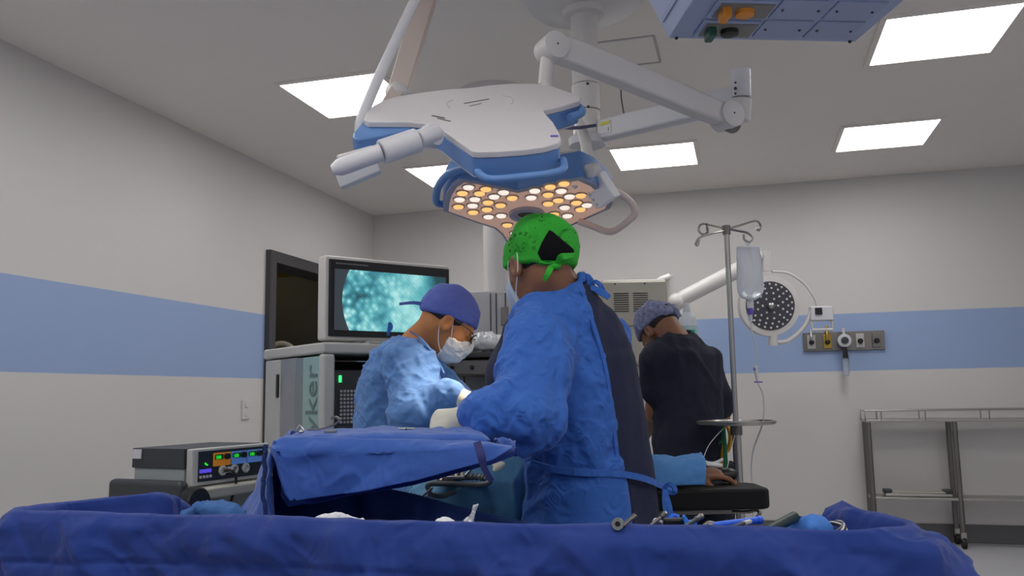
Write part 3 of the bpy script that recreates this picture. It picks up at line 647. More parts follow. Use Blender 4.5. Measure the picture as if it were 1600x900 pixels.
# ---------------------------------------------------------------- surgical lamps
def lamp_plane(q, n): return lambda x, y: onP(x, y, q, n)
def offset_poly(pts, c, k): return [c+(p-c)*k for p in pts]
L1 = thing('surgical_lamp', at(735, 195, 2.3), 'large upper surgical lamp seen from above, white cover with blue edges', 'surgical lamp', None)
n1 = nrm(Z*math.cos(math.radians(37))-V*math.sin(math.radians(37))); q1 = at(735, 185, 2.3); P1 = lamp_plane(q1, n1)
out1 = [(568, 186), (572, 175), (583, 165), (600, 156), (622, 150), (660, 144), (700, 139), (735, 137), (765, 133), (800, 130), (835, 130), (868, 136), (896, 146), (907, 152), (906, 157), (880, 165), (850, 172), (852, 177), (864, 190), (874, 207), (877, 217), (872, 223), (850, 229), (820, 233), (780, 236), (748, 237), (738, 236), (732, 232), (700, 209), (686, 198), (678, 194), (640, 190), (600, 190), (575, 190)]
o1 = [P1(*p) for p in out1]; c1 = P1(735, 183)
MB().prism(o1, -n1*.018).build('top_cover', mat('lamp_white', (.68, .655, .665, 1), .55, var=.02), L1, bevel=.004)
ob1 = [P1(x, y) for x, y in [(556, 188), (549, 198), (551, 206)]+[(560, 200)]+out1[4:21]+[(908, 153), (911, 157), (890, 165)]+out1[26:33]+out1[33:]]
MB().prism([p-n1*.017 for p in offset_poly(o1, c1, .99)], -n1*.052).build('blue_rim', blueP, L1, bevel=.006)
MB().prism([p-n1*.069 for p in offset_poly(o1, c1, .95)], -n1*.006).build('light_face', whiteb, L1, bevel=.002)
# blue end bumpers with grips
def loop(pp, r, name, m_, par, off, P, n_): return MB().tube([P(*p)-n_*off for p in pp], r, 12, 5).build(name, m_, par)
loop([(742, 231), (752, 242), (770, 247), (820, 243), (862, 238), (881, 231), (880, 218)], .010, 'front_grip', blueP, L1, .055, P1, n1)
mb = MB(); a_ = [P1(*p)-n1*.03 for p in ((746, 240), (760, 250), (820, 247), (872, 240), (880, 232))]
lg = [P1(*p) for p in ((575, 172), (566, 178), (550, 196), (549, 203), (556, 206), (640, 191), (640, 186), (575, 187))]
MB().prism([p-n1*.019 for p in lg], -n1*.045).build('left_grip', blueP, L1, bevel=.008)
loop([(905, 152), (910, 158), (905, 163), (890, 168)], .012, 'right_grip', blueP, L1, .03, P1, n1)
for (x0, y0), (x1, y1), w_ in (((725, 162), (764, 155), .0035), ((734, 166), (752, 162), .002), ((675, 181), (695, 185), .005), ((683, 185), (704, 190), .003)):
    a_, b_ = P1(x0, y0)+n1*.0008, P1(x1, y1)+n1*.0008; d_ = nrm(b_-a_); MB().box((a_+b_)/2, (np.linalg.norm(b_-a_), w_, .001), (d_, np.cross(n1, d_), n1)).build('printed_mark', dgrey, L1)
mb = MB(); mb.tube([P1(*p)+n1*.0003 for p in ((703, 169), (699, 164), (701, 159), (708, 157))], .001, 6, 4); mb.tube([P1(*p)+n1*.0003 for p in ((786, 150), (798, 152), (802, 158), (799, 163))], .001, 6, 4); mb.build('cover_seam', lgrey, L1)
mb = MB(); mb.box(P1(866, 213)+n1*.001, (.02, .012, .001), (nrm(P1(870, 213)-P1(862, 213)), nrm(np.cross(n1, P1(870, 213)-P1(862, 213))), n1)); mb.build('violet_mark', mat('violet', (.15, .1, .5, 1), .5), L1)
# swivel with the thick grey handle on the near left side
k0 = P1(672, 212)-n1*.02-V*.02
h0 = at(680, 208, 2.14); h1 = at(652, 219, 2.12); h2 = at(596, 238, 2.08); h3 = at(521, 264, 2.05)
MB().lathe([(.012, -.03), (.028, -.02), (.032, 0), (.028, .012), (.01, .016)], at(676, 211, 2.16), nrm(-V*.6+U*.7), 32).build('swivel', whiteb, L1)
cyl(at(682, 207, 2.17), h1, .024, whiteb, 'swivel_neck', L1)
cyl(h1, h2, .031, whiteb, 'handle_barrel', L1, bev=.003)
MB().tube([h2, at(590, 240, 2.078), at(530, 262, 2.05), at(519, 266, 2.048)], [.022, .022, .021, .012], 20).build('handle_grip', whiteb, L1)
boxarm(at(585, 236, 2.16), at(528, 252, 2.12), .02, .03, 'handle_bracket', white, L1, .006)
# suspension tubes of the near lamp
MB().tube([at(654, -12, 2.6), at(613, 75, 2.5), at(594, 116, 2.45), at(575, 160, 2.4), at(564, 190, 2.36), at(562, 215, 2.36)], .0155, 16, 6).build('suspension_tube', whiteb, L1)
MB().tube([at(654, -12, 2.6), at(668, -60, 2.62)], .0155, 16).build('suspension_tube', whiteb, L1)
tt = at(668, -60, 2.62); cyl(tt, A(tt[0], tt[1], HC), .03, white, 'drop_tube', L1)
MB().lathe([(.12, 0), (.12, -.02), (.04, -.05)], A(tt[0], tt[1], HC), (0, 0, 1)).build('ceiling_flange', white, L1)
# flat white arm farther back, peach light put into its colour
AR = thing('flat_monitor_arm', onZ(700, -80, HC), 'flat white arm coming down from the ceiling behind the slim lamp tube', 'arm')
a0, a1 = at(674, -30, 3.0), at(622, 290/2, 2.95); a2 = at(548, 272, 2.9)
dA = nrm(a1-a0); sA = nrm(np.cross(dA, fw))
MB().box((a0+a1)/2, (np.linalg.norm(a1-a0), .07, .06), (dA, sA, np.cross(dA, sA))).build('upper_beam', mat('peach_lit_white', (.62, .52, .46, 1), .4), AR, bevel=.006)
MB().box((a1+a2)/2, (np.linalg.norm(a2-a1), .05, .085), (nrm(a2-a1), nrm(np.cross(a2-a1, fw)), nrm(np.cross(nrm(a2-a1), nrm(np.cross(a2-a1, fw)))))).build('lower_beam', mat('peach_lit_white', (0, 0, 0, 1)), AR, bevel=.006)
kd = nrm(at(592, 256, 2.7)-at(530, 282, 2.7)); MB().box(at(560, 270, 2.86), (.15, .06, .04), (kd, nrm(np.cross(kd, V)), V)).build('end_block', whiteb, AR, bevel=.006)
cyl(a0, A(a0[0], a0[1], HC), .045, white, 'drop_tube', AR); MB().ball(a0, .06).build('joint', white, AR); MB().ball(a1, .045).build('joint', white, AR)
# spring arm
SA = thing('spring_arm', s0, 'long white sloping spring arm crossing in front of the ceiling column', 'spring arm')
dS = nrm(s0-s1); pv = nrm(np.cross(dS, Z)); uS = np.cross(pv, dS)
prof = [s1+uS*.046+dS*.02, s1+uS*.05+dS*.1, s0+uS*.04-dS*.1, s0+uS*.036, s0-uS*.036, s0-uS*.04-dS*.1, s1-uS*.032+dS*.1, s1-uS*.036+dS*.02]
MB().prism([p-pv*.03 for p in prof], pv*.06).build('arm_shell', white, SA, bevel=.012)
for q, r_ in ((s1, .043), (s0, .046)): MB().lathe([(.3*r_, -.042), (r_, -.04), (r_, .04), (.3*r_, .042)], q, pv, 36).build('joint_disc', white, SA, bevel=.002)
mb = MB(); mb.ball(s1+pv*(.043 if np.dot(pv, V) < 0 else -.043), .003); mb.ball(s0+pv*(.043 if np.dot(pv, V) < 0 else -.043), .003); mb.build('joint_screws', dgrey, SA)
MB().tube([s0-Z*.02, at(1146, 196, 2.92)], .03, 16).build('lower_cap', steeld, SA, bevel=.006)
cyl(at(1150, 180, 2.93), s0, .034, white, 'link', SA)
v0 = at(853, 92, 2.62); v1 = at(852, 142, 2.58)
cyl(at(857, 80, 2.62), at(852, 134, 2.62), .023, white, 'down_tube', SA)
MB().tube([at(852, 128, 2.62), at(858, 150, 2.6), at(862, 170, 2.5)], .022, 14, 4).build('yoke_end', white, SA)
MB().tube([at(868, 198, 2.62), at(898, 200, 2.85), at(930, 196, 3.1)], .006, 8, 4).build('blue_lead', mat('navy_lead', (.02, .02, .12, 1), .5), SA)
# ---- second lamp, lit, seen from below
n2 = nrm(-Z*math.cos(math.radians(10))-V*math.sin(math.radians(10))); q2 = at(823, 325, 2.9); P2 = lamp_plane(q2, n2)
L2 = thing('lit_surgical_lamp', q2, 'lit lower surgical lamp with amber and white lights above the green cap', 'surgical lamp')
out2 = [(698, 330), (699, 318), (703, 304), (711, 292), (723, 284), (745, 287), (775, 294), (809, 301), (840, 294), (870, 287), (905, 281), (925, 290), (943, 305), (952, 318), (948, 326), (915, 341), (880, 357), (868, 372), (858, 392), (835, 398), (808, 394), (794, 380), (786, 366), (774, 356), (740, 345)]
o2 = [P2(*p) for p in out2]; c2 = P2(823, 325)
MB().prism([p-n2*.004 for p in offset_poly(o2, c2, 1.05)], -n2*.095).build('blue_rim', blueP, L2, bevel=.006)
MB().prism([p-n2*.098 for p in offset_poly(o2, c2, 1.0)], -n2*.012).build('top_cover', white, L2, bevel=.008)
MB().prism([p for p in offset_poly(o2, c2, 1.045)], -n2*.008).build('edge_trim', mat('grey_trim', (.35, .37, .45, 1), .4), L2, bevel=.003)
face = MB().prism([p+n2*.001 for p in offset_poly(o2, c2, .975)], -n2*.006).build('light_face', mat('salmon_lens_plate', (.72, .46, .36, 1), .3, emit=.22, ecol=(1, .6, .42, 1)), L2)
amber = mat('amber_light', (1, .6, .25, 1), .3, emit=.95, ecol=(1, .52, .16, 1)); wl = mat('white_light', (1, .9, .8, 1), .3, emit=.8, ecol=(1, .86, .74, 1)); ring = mat('lens_ring', (.5, .4, .33, 1), .3)
dots = 'w368,283 y330,320 w312,360 y305,405 y437,322 w408,358 w394,398 y397,440 y477,295 y490,378 y483,422 w493,468 w528,342 y568,396 w573,461 w587,315 y641,350 w760,348 w782,305 y878,280 y865,330 w947,306 y965,260 y866,386 y929,365 y903,452 w969,410 w999,341 y1042,380 y1068,422 w986,462 y1070,335 w1108,395'.split()
dd_ = [(d_[0], *map(float, d_[1:].split(','))) for d_ in dots]+[('y', 610., 520.), ('w', 660., 570.), ('y', 760., 590.), ('w', 850., 540.), ('y', 880., 500.)]
x2, y2, _z = frame_of(n2)
for c_, X_, Y_ in dd_:
    q = P2(640+X_/4, 220+Y_/4)
    o = MB().lathe([(.023, -.002), (.023, .003), (.019, .004)], q+n2*.001, n2, 24).build('lens_mount', ring, L2)
    MB().lathe([(.019, 0), (.016, .004), (.006, .0065)], q+n2*.004, n2, 20).build('lens', amber if c_ == 'y' else wl, o)
cr = P2(823, 333)
MB().lathe([(.064, 0), (.06, .012), (.042, .014), (.036, .003)], cr, n2, 40).build('centre_ring', mat('lilac_ring', (.4, .37, .42, 1), .4), L2)
MB().lathe([(.034, 0), (.03, .004)], cr+n2*.001, n2, 32).build('centre_camera', mat('dark_red_glass', (.06, .02, .015, 1), .2), L2)
MB().tube([P2(*p)-n2*.03 for p in ((728, 276), (700, 286), (684, 306), (682, 328), (696, 332))], .013, 12, 5).build('side_grip', blueP, L2)
# control pod and white yoke of the lit lamp
pod = [at(x, y, D_) for x, y, D_ in ((904, 291, 2.80), (934, 268, 2.74), (960, 308, 2.72), (931, 328, 2.78))]
pn = nrm(np.cross(pod[1]-pod[0], pod[3]-pod[0])); pn = pn if np.dot(pn, fw) < 0 else -pn
pd = MB().prism(pod, -pn*.045).build('control_pod', mat('pod_white', (.85, .85, .88, 1), .4), L2, bevel=.006)
ux, uy = nrm(pod[1]-pod[0]), nrm(pod[0]-pod[3]); mb = MB()
for i in range(3):
    for j in range(4): mb.box(pod[3]+ux*(.016+i*.02)+uy*(.012+j*.02)+pn*.0006, (.009, .009, .001), (ux, nrm(np.cross(pn, ux)), pn))
mb.build('buttons', lgrey, pd)
cyl(at(893, 290, 2.74), at(922, 266, 2.72), .017, white, 'pod_arm', L2)
MB().lathe([(.022, -.02), (.022, .02), (.018, .022)], at(925, 266, 2.70), pn, 28).build('pivot_disc', white, L2)
MB().tube([at(896, 182, 3.2), at(908, 200, 3.1), at(916, 228, 2.9), at(919, 262, 2.76)], [.018, .02, .018], 16, 6).build('yoke_tube', white, L2)
peach = mat('peach_white', (.7, .58, .54, 1), .4)
MB().tube([at(950, 300, 2.82), at(965, 300, 2.84), at(984, 314, 2.88), at(992, 330, 2.9), at(984, 343, 2.92), at(955, 362, 2.96), at(925, 353, 2.98), at(905, 346, 3.0)], [.011, .012, .013, .012, .012], 14, 6).build('guide_handle', peach, L2)
ld = bpy.data.lights.new('operating_light', 'SPOT'); ld.energy = SITE; ld.color = (1, .8, .6); ld.spot_size = math.radians(58); ld.spot_blend = .8; ld.shadow_soft_size = .12
lo_ = bpy.data.objects.new('operating_light', ld); COL.objects.link(lo_); lo_.parent = L2
tgt = at(732, 600, 2.84); src = q2+n2*.05; dv = nrm(tgt-src); lo_.location = tuple(src-org(L2)); lo_.rotation_euler = Vector(dv).to_track_quat('-Z', 'Y').to_euler()
# ---------------------------------------------------------------- service head, top right
zs_ = 2.16; pts = [onZ(x, y, zs_) for x, y in ((1045, 60), (1336, 66))]
e = pts[1]-pts[0]; WX = np.linalg.norm(e[:2]); SX = nrm(A(e[0], e[1], 0)); SY = nrm(np.cross(SX, Z))   # SY towards the camera
if np.dot(SY, V) > 0: SY = -SY
S0 = pts[0]; SA_ = (SX, SY, Z)
def S(x, y, z): return S0+SX*x+SY*y+Z*z
SL = .62
t = thing('service_head', S(WX/2, SL/2, .25), 'pale blue ceiling service head with gas and power outlets, cut by the top edge', 'service pendant')
svc = mat('pale_blue_enamel', (.36, .43, .62, 1), .4, var=.02); svd = mat('panel_blue', (.32, .38, .57, 1), .4)
MB().prism([S(0, 0, 0), S(WX, 0, 0), S(WX, 0, .25), S(-.12, 0, .25)], SY*SL).build('housing', svc, t, bevel=.004)
for x0, x1, y0, y1 in ((.235, .37, .03, .135), (.385, .52, .03, .135), (.235, .37, .15, .255), (.385, .52, .15, .255)):
    if x1 > WX-.01: x1 = WX-.015
    o = MB().box(S((x0+x1)/2, (y0+y1)/2, -.002), (x1-x0, y1-y0, .005), SA_).build('cover_panel', svd, t, bevel=.0015)
    mb = MB()
    for xx in (x0+.018, x1-.018): mb.ball(S(xx, (y0+y1)/2, -.005), .004)
    mb.build('screws', dgrey, o)
for yy, m_ in ((.03, mat('socket_green', (.02, .1, .07, 1), .4)), (.15, mat('socket_orange', (.8, .3, .03, 1), .4))):
    fr_ = MB().box(S(.145, yy+.05, -.004), (.165, .1, .008), SA_).build('outlet_frame', svc, t, bevel=.003)
    MB().box(S(.147, yy+.05, -.009), (.145, .08, .004), SA_).build('outlet_plate', mat('outlet_grey', (.22, .21, .19, 1), .4), fr_)
    MB().box(S(.095, yy+.052, -.022), (.022, .05, .03), SA_).build('plug', m_, fr_, bevel=.004)
    MB().lathe([(.026, 0), (.024, -.012), (.01, -.014)], S(.15, yy+.05, -.01), Z, 28).build('round_socket', m_ if yy > .1 else blackm, fr_)
# sloping left flank with a round gas socket
fl = nrm(S(-.12, 0, .25)-S(0, 0, 0)); fn_ = nrm(np.cross(fl, SY)); fn_ = fn_ if np.dot(fn_, SX) < 0 else -fn_
MB().box(S(0, 0, 0)+fl*.05+SY*.2+fn_*.002, (.012, .36, .004), (fl, SY, fn_)).build('flank_strip', svd, t)
MB().lathe([(.04, 0), (.04, .012), (.03, .02), (.02, .02), (.018, .01)], S(0, 0, 0)+fl*.165+SY*.1, fn_, 32).build('gas_socket', steel, t)
MB().lathe([(.05, 0), (.05, .004)], S(0, 0, 0)+fl*.165+SY*.1, fn_, 32).build('socket_ring', mat('socket_green', (0, 0, 0, 1)), t)
pk = S(WX/2, SL/2, .25); cyl(pk, A(pk[0], pk[1], HC), .08, white, 'ceiling_column', t)
mb = MB()
for x in (.02, WX-.02): mb.ball(S(x, .008, -.002), .005)
mb.build('corner_screws', blackm, t)
# ---------------------------------------------------------------- infusion stand with saline bag
D = 3.4; tp = at(1135, 362, D); t = thing('infusion_stand', (tp[0], tp[1], 0), 'steel infusion stand with a round steel tray and four looped hooks', 'infusion stand')
bx = A(tp[0], tp[1], 0); ztr = at(1153, 658, D)[2]
# plumb pole
cyl(bx+Z*ztr, bx+Z*tp[2], .0105, steel, 'upper_pole', t, bev=.001); cyl(bx+Z*.12, bx+Z*(ztr), .017, steel, 'lower_pole', t, bev=.001)
MB().tube([bx+Z*(ztr-.05), bx+Z*(ztr-.012)], .023).build('pole_collar', steeld, t)
MB().lathe([(.145, 0), (.152, .006), (.152, .014), (.14, .016), (.138, .01), (.01, .01)], bx+Z*(ztr-.01), (0, 0, 1), 56).build('tray', steel, t, smooth=50)
MB().tube([bx+Z*(tp[2]-.012), bx+Z*(tp[2]+.025)], .016).build('hook_hub', steeld, t)
def hook(pp): MB().tube([at(x, y, D_) for x, y, D_ in pp], .0045, 8, 6).build('hook', steel, t)
hook([(1135, 358, 3.4), (1112, 352, 3.38), (1097, 350, 3.36), (1091, 359, 3.35), (1098, 366, 3.35), (1106, 362, 3.36), (1105, 353, 3.36)])
hook([(1135, 360, 3.4), (1115, 364, 3.34), (1098, 369, 3.3), (1090, 374, 3.28), (1087, 381, 3.28), (1090, 383, 3.28), (1092, 374, 3.28)])
hook([(1135, 358, 3.4), (1160, 351, 3.44), (1181, 345, 3.46), (1188, 352, 3.48), (1186, 360, 3.48), (1182, 357, 3.48)])
hook([(1135, 357, 3.4), (1155, 361, 3.38), (1168, 364, 3.37), (1176, 371, 3.36), (1171, 378, 3.36), (1163, 374, 3.36), (1162, 366, 3.36)])
MB().tube([at(1104, 349, 3.36), at(1106, 364, 3.36)], .004, 8).build('hook_clip', steeld, t)
for k in range(5):
    a = k*2*PI/5+.3; o = MB().tube([bx+Z*.13, bx+A(.27*math.cos(a), .27*math.sin(a), .075)], [.018, .014]).build('base_leg', steel, t)
    MB().ball(bx+A(.27*math.cos(a), .27*math.sin(a), .033), (.033, .033, .033)).build('caster', blackm, o)
clear = mat('clear_plastic', (.86, .89, .96, 1), .3, var=.02, bump=.15, bs=30, trans=.5, spec=.7)
D = 3.36; b0 = at(1171, 384, D); b1 = at(1172, 470, D)
bg = thing('saline_bag', b0, 'clear saline bag hanging from the right hook of the infusion stand', 'infusion bag')
def bag(p):
    c_ = (b0+b1)/2; q = p-c_; x = q@U; y = q@V; z = q[:, 2]; h = (b0[2]-b1[2])/2
    k = np.clip(z/h, -1, 1); w_ = np.where(k > .8, .047, .05-.004*k)*np.sqrt(np.clip(1-np.clip((-k-.35)/.66, 0, 1)**2.5, .04, 1))
    th = .022*np.sqrt(np.clip(1.02-np.abs(k)**3, .02, 1))
    k0 = np.sqrt((x/w_)**2+(y/th)**2)
    return np.maximum((k0-1)*th*.7, np.abs(z)-h)
sdf_obj('bag', bag, (b0+b1)/2-A(.09, .09, .14), (b0+b1)/2+A(.09, .09, .14), .004, clear, bg, lambda v: creases(v, 18, .002, (1, 1, .6)))
MB().tube([at(1164, 378, D), at(1168, 386, D), at(1172, 379, D)], .003, 8, 4).build('hanger_loop', clear, bg)
MB().tube([b1, b1-Z*.03], .013).build('port', whiteb, bg)
MB().tube([b1-Z*.03, b1-Z*.055], [.011, .009]).build('port_cap', mat('violet', (0, 0, 0, 1)), bg)
dr = thing('drip_line', b1-Z*.055, 'thin clear infusion line with drip chamber running down from the saline bag', 'infusion line')
MB().tube([at(1172, 486, D), at(1173, 502, D)], .008).build('drip_chamber', clear, dr)
lm = mat('line_plastic', (.75, .78, .82, 1), .25, trans=.3)
MB().tube([at(x, y, D) for x, y in ((1173, 502), (1175, 520), (1182, 545), (1180, 572))], .0025, 8, 6).build('tube', lm, dr)
MB().tube([at(1180, 572, D), at(1184, 596, D)], [.009, .006]).build('roller_clamp', whiteb, dr); MB().box(at(1185, 597, D), (.03, .012, .005), (U, V, Z)).build('clamp_tab', mat('violet', (0, 0, 0, 1)), dr)
MB().ball(at(1178, 577, D)-V*.008, .005).build('clamp_wheel', mat('violet', (0, 0, 0, 1)), dr)
MB().tube([at(x, y, D) for x, y in ((1184, 598), (1193, 620), (1192, 660), (1178, 700), (1174, 735), (1178, 780), (1176, 815))], .0028, 8, 6).build('tube', lm, dr)
# clear wash bottle behind the navy back
D = 4.6; q0 = at(1075, 540, D); q1_ = at(1075, 487, D); rb = 15/F*D*1.0
bo = thing('wash_bottle', A(q0[0], q0[1], q0[2]), 'clear plastic bottle with a teal label behind the navy scrub shoulder', 'bottle')
h = q1_[2]-q0[2]; MB().lathe([(rb*.9, 0), (rb, .01), (rb, h*.75), (rb*.8, h*.9), (rb*.4, h), (rb*.35, h+.03)], q0, (0, 0, 1), 28).build('body', clear, bo)
MB().tube([q0+Z*(h+.02), q0+Z*(h+.05)], .018).build('cap', whiteb, bo)
MB().lathe([(rb+.001, h*.28), (rb+.0015, h*.3), (rb+.0015, h*.56), (rb+.001, h*.58)], q0, (0, 0, 1), 28).build('label', mat('bottle_label', (.45, .65, .68, 1), .5, trans=.2), bo)
mb = MB().box(q0+Z*h*.4-V*(rb+.002), (.06, .003, .02), (U, V, Z)); mb.build('teal_print', mat('teal_print', (.02, .45, .35, 1), .5), bo)
sd_ = thing('drug_cabinet', A(q0[0], q0[1], 0), 'light grey cabinet hidden behind the person in navy, carrying the clear bottle', 'cabinet')
MB().box(A(q0[0], q0[1], q0[2]/2+.03)-U*.02, (.16, .2, q0[2]-.06), (U, V, Z)).build('body', lgrey, sd_, bevel=.008)
for k in range(3): MB().box(A(q0[0], q0[1], .35+.3*k)-V*.105-U*.02, (.14, .012, .24), (U, V, Z)).build('drawer', beige, sd_, bevel=.004)
# ---------------------------------------------------------------- people
skin = mat('skin', (.52, .21, .075, 1), .5, var=.08, vs_=18, bump=.08, bs=150, sss=.08)
skind = mat('skin_deep', (.25, .112, .062, 1), .5, var=.08, vs_=18, bump=.08, bs=150, sss=.06)
hairm = mat('black_hair', (.012, .01, .009, 1), .6, bump=.6, bs=220)
glovem = mat('latex_glove', (.60, .58, .48, 1), .45, var=.04, vs_=20, bump=.12, bs=60)
maskm = mat('mask_cloth', (.72, .70, .68, 1), .85, bump=.15, bs=90)
shoem = mat('shoe_cover', (.1, .2, .42, 1), .8, bump=.3, bs=30)
def headframe(yaw_from_V, pitch, roll=0.):
    """yaw: + turns the face towards camera left; pitch: + tips the face down"""
    f = V*math.cos(yaw_from_V)-U*math.sin(yaw_from_V); r_ = nrm(np.cross(f, Z))
    f2 = f*math.cos(pitch)-Z*math.sin(pitch); u_ = np.cross(r_, f2)
    r3 = r_*math.cos(roll)+u_*math.sin(roll); u3 = np.cross(r3, f2)
    return np.stack([r3, f2, u3], 1)
def cranium(q): return ell(q, (0, -.012, .02), (.077, .098, .086))
def headsd(q, ears=True):
    d = cranium(q); d = smin(d, ell(q, (0, .03, -.05), (.06, .062, .08)), .04)
    d = smin(d, ell(q, (0, .06, -.105), (.03, .028, .022)), .03)
    d = smin(d, rc(q, (-.028, .082, .006), (.028, .082, .006), .013, .013), .02)
    for s_ in (-1, 1):
        d = smin(d, ell(q, (s_*.042, .055, -.045), (.024, .022, .02)), .02)
        d = smax(d, -ell(q, (s_*.031, .1, -.014), (.018, .014, .011)), .012)
        d = smin(d, ell(q, (s_*.031, .077, -.014), (.015, .012, .012)), .004)
    d = smin(d, rc(q, (0, .088, -.008), (0, .112, -.045), .008, .014), .012)
    d = smin(d, rc(q, (-.011, .1, -.05), (.011, .1, -.05), .009, .009), .008)
    d = smin(d, rc(q, (-.017, .087, -.076), (.017, .087, -.076), .008, .008), .01)
    if ears:
        for s_ in (-1, 1):
            e = np.minimum(1e9, ell(q, (s_*.082, -.008, -.018), (.012, .022, .034)))
            e = smax(e, -ell(q, (s_*.094, -.003, -.018), (.010, .012, .02)), .006)
            d = smin(d, e, .008)
    return d
def HS(c, Mx, s=1.): return lambda p: (p-c)@Mx/s
def hand(p, w, d, n, side, curl=(.35, .5, .4), spread=.06, s=1., grow=0., thumb=.6):
    """w wrist point, d along the hand, n out of the back of the hand, side: +1 thumb on the x=cross(d,n) side"""
    d = nrm(d); n = nrm(n-d*np.dot(n, d)); x = np.cross(d, n)*side; r = lambda k: k*s+grow
    L = lambda a, b, c_: w+(x*a+d*b+n*c_)*s
    out = None
    base = ((.027, .088), (.009, .093), (-.011, .09), (-.030, .082)); ln = (.072, .08, .074, .058)
    for (bx_, by_), l in zip(base, ln):
        m_ = rc(p, L(bx_*.5, .005, 0), L(bx_, by_, .002), r(.017), r(.0125)); out = m_ if out is None else smin(out, m_, .018*s)
    for i, ((bx_, by_), l) in enumerate(zip(base, ln)):
        a = 0; pt = L(bx_, by_, .002); sp_ = x*spread*(1.5-i)
        seg = None
        for k, (fr_, cu) in enumerate(zip((.45, .32, .23), curl)):
            a += cu*(1+.08*i); dd = nrm(d*math.cos(a)-n*math.sin(a)+sp_); p2 = pt+dd*l*fr_*s
            c_ = rc(p, pt, p2, r(.0098-.0012*k), r(.0088-.0012*k)); seg = c_ if seg is None else smin(seg, c_, .003); pt = p2
        out = smin(out, seg, .005)
    t0 = L(.018, .02, -.008); dt = nrm(d*.75+x*thumb-n*.35); t1 = t0+dt*.042*s; dt2 = nrm(d*.9+x*thumb*.3-n*.55); t2 = t1+dt2*.032*s; t3 = t2+nrm(dt2-n*.3)*.026*s
    th = smin(smin(rc(p, t0, t1, r(.016), r(.012)), rc(p, t1, t2, r(.0115), r(.0105)), .004), rc(p, t2, t3, r(.0105), r(.0085)), .003)
    return smin(out, th, .01)
def limb(p, pts, k=.03, grow=0.):
    d = None
    for (a, ra), (b, rb_) in zip(pts[:-1], pts[1:]):
        e = rc(p, a, b, ra+grow, rb_+grow); d = e if d is None else smin(d, e, k)
    return d
def legs(p, hip, l, f, grow=0., foot=True):
    d = None; hz = hip[2]
    for s_ in (-1, 1):
        h_ = hip+l*.095*s_; kn = A(h_[0], h_[1], hz*.53)+f*.03+l*.01*s_; an = A(h_[0], h_[1], .09)+l*.02*s_
        e = limb(p, [(h_, .09), (kn, .062), (an, .045)], .02, grow)
        if foot: e = smin(e, rc(p, A(an[0], an[1], .045)-f*.05, A(an[0], an[1], .04)+f*.14, .04+grow, .036+grow), .03)
        d = e if d is None else smin(d, e, .02)
    return d
def box_of(*pts, m=.1):
    P_ = np.array(pts); return P_.min(0)-m, P_.max(0)+m
def shoes(hip, l, f, parent, m_):
    for s_ in (-1, 1):
        h_ = hip+l*.115*s_; a = A(h_[0], h_[1], .05)
        fn_ = lambda p: np.maximum(smin(rc(p, a-f*.06, a+f*.15, .052, .046), rc(p, a, a+Z*.1, .058, .06), .03), -(p[:, 2]-.003))
        sdf_obj('shoe_cover', fn_, a-A(.25, .25, .06), a+A(.25, .25, .2), .01, m_, parent, lambda v: creases(v, 18, .004))
# ================= surgeon in the green cap (near, back to the camera)
hc = at(843, 415, 2.27); Mh = headframe(math.radians(33), math.radians(22), math.radians(-4)); hq = HS(hc, Mh, 1.03)
ta = math.radians(40); tf = V*math.cos(ta)-U*math.sin(ta); tl_ = -U*math.cos(ta)-V*math.sin(ta)
nb = at(884, 462, 2.29); sm_ = at(890, 505, 2.30); chst = at(903, 570, 2.31); wst = at(919, 690, 2.32); hp = at(926, 780, 2.33)
shL, elL, wrL = at(838, 528, 2.17), at(826, 652, 2.03), at(742, 648, 2.10)
shR, elR, wrR = at(950, 530, 2.42), at(890, 660, 2.55), at(824, 714, 2.47)
def torsoA(p, g=0.):
    d = column(p, [(at(889, 437, 2.29), .052+g, .055+g), (at(888, 450, 2.29), .082+g, .075+g), (at(886, 472, 2.29), .13+g, .09+g), (at(890, 500, 2.30), .165+g, .112+g), (at(897, 540, 2.31), .19+g, .135+g), (at(908, 610, 2.32), .18+g, .138+g), (wst, .178+g, .14+g), (hp, .185+g, .148+g), (at(930, 850, 2.33), .19+g, .155+g)], tl_, tf)
    return d
hdL = nrm(A(*(at(700, 655, 2.14)-wrL)))
hdR = nrm(at(775, 724, 2.43)-wrR)
handLa = lambda p, g=0.: hand(p, at(728, 655, 2.11), hdL, nrm(-V*.75+Z*.55-U*.2), 1, (.7, .9, .6), grow=g)
handRa = lambda p, g=0.: hand(p, at(814, 715, 2.46), hdR, nrm(Z*.9-V*.5), 1, (.35, .5, .4), grow=g)
def bodyA(p):
    d = headsd(hq(p)); d = smin(d, rc(p, hc+Mh@A(0, -.03, -.05), nb+A(0, 0, -.03), .054, .06), .03)
    d = smin(d, torsoA(p, -.035), .03)
    d = smin(d, limb(p, [(shL, .055), (elL, .04), (at(728, 655, 2.11), .028)]), .03); d = smin(d, limb(p, [(shR, .055), (elR, .04), (at(814, 715, 2.46), .028)]), .03)
    d = smin(d, legs(p, hp-Z*.02, tl_, tf), .04)
    return smin(smin(d, handLa(p, -.0012), .01), handRa(p, -.0012), .01)
base = A(hp[0], hp[1], 0)
lo, hi = box_of(hc, base, wrL+hdL*.2, wrR+hdR*.2, shL, shR, m=.24); lo[2] = -.01
pA = sdf_obj('person', bodyA, lo, hi, .0045, skind, None, base=base)
tag(pA, 'person in a green printed cap and open-backed blue gown, seen from behind', 'person')
def torsoG(p):
    d = torsoA(p, .0)
    d = smin(d, column(p, [(at(905, 560, 2.31), .16, .12), (at(918, 690, 2.32), .182, .142), (at(926, 790, 2.33), .2, .16), (A(hp[0], hp[1], .62), .22, .18), (A(hp[0], hp[1], .36), .24, .2)], tl_, tf), .04)
    return d
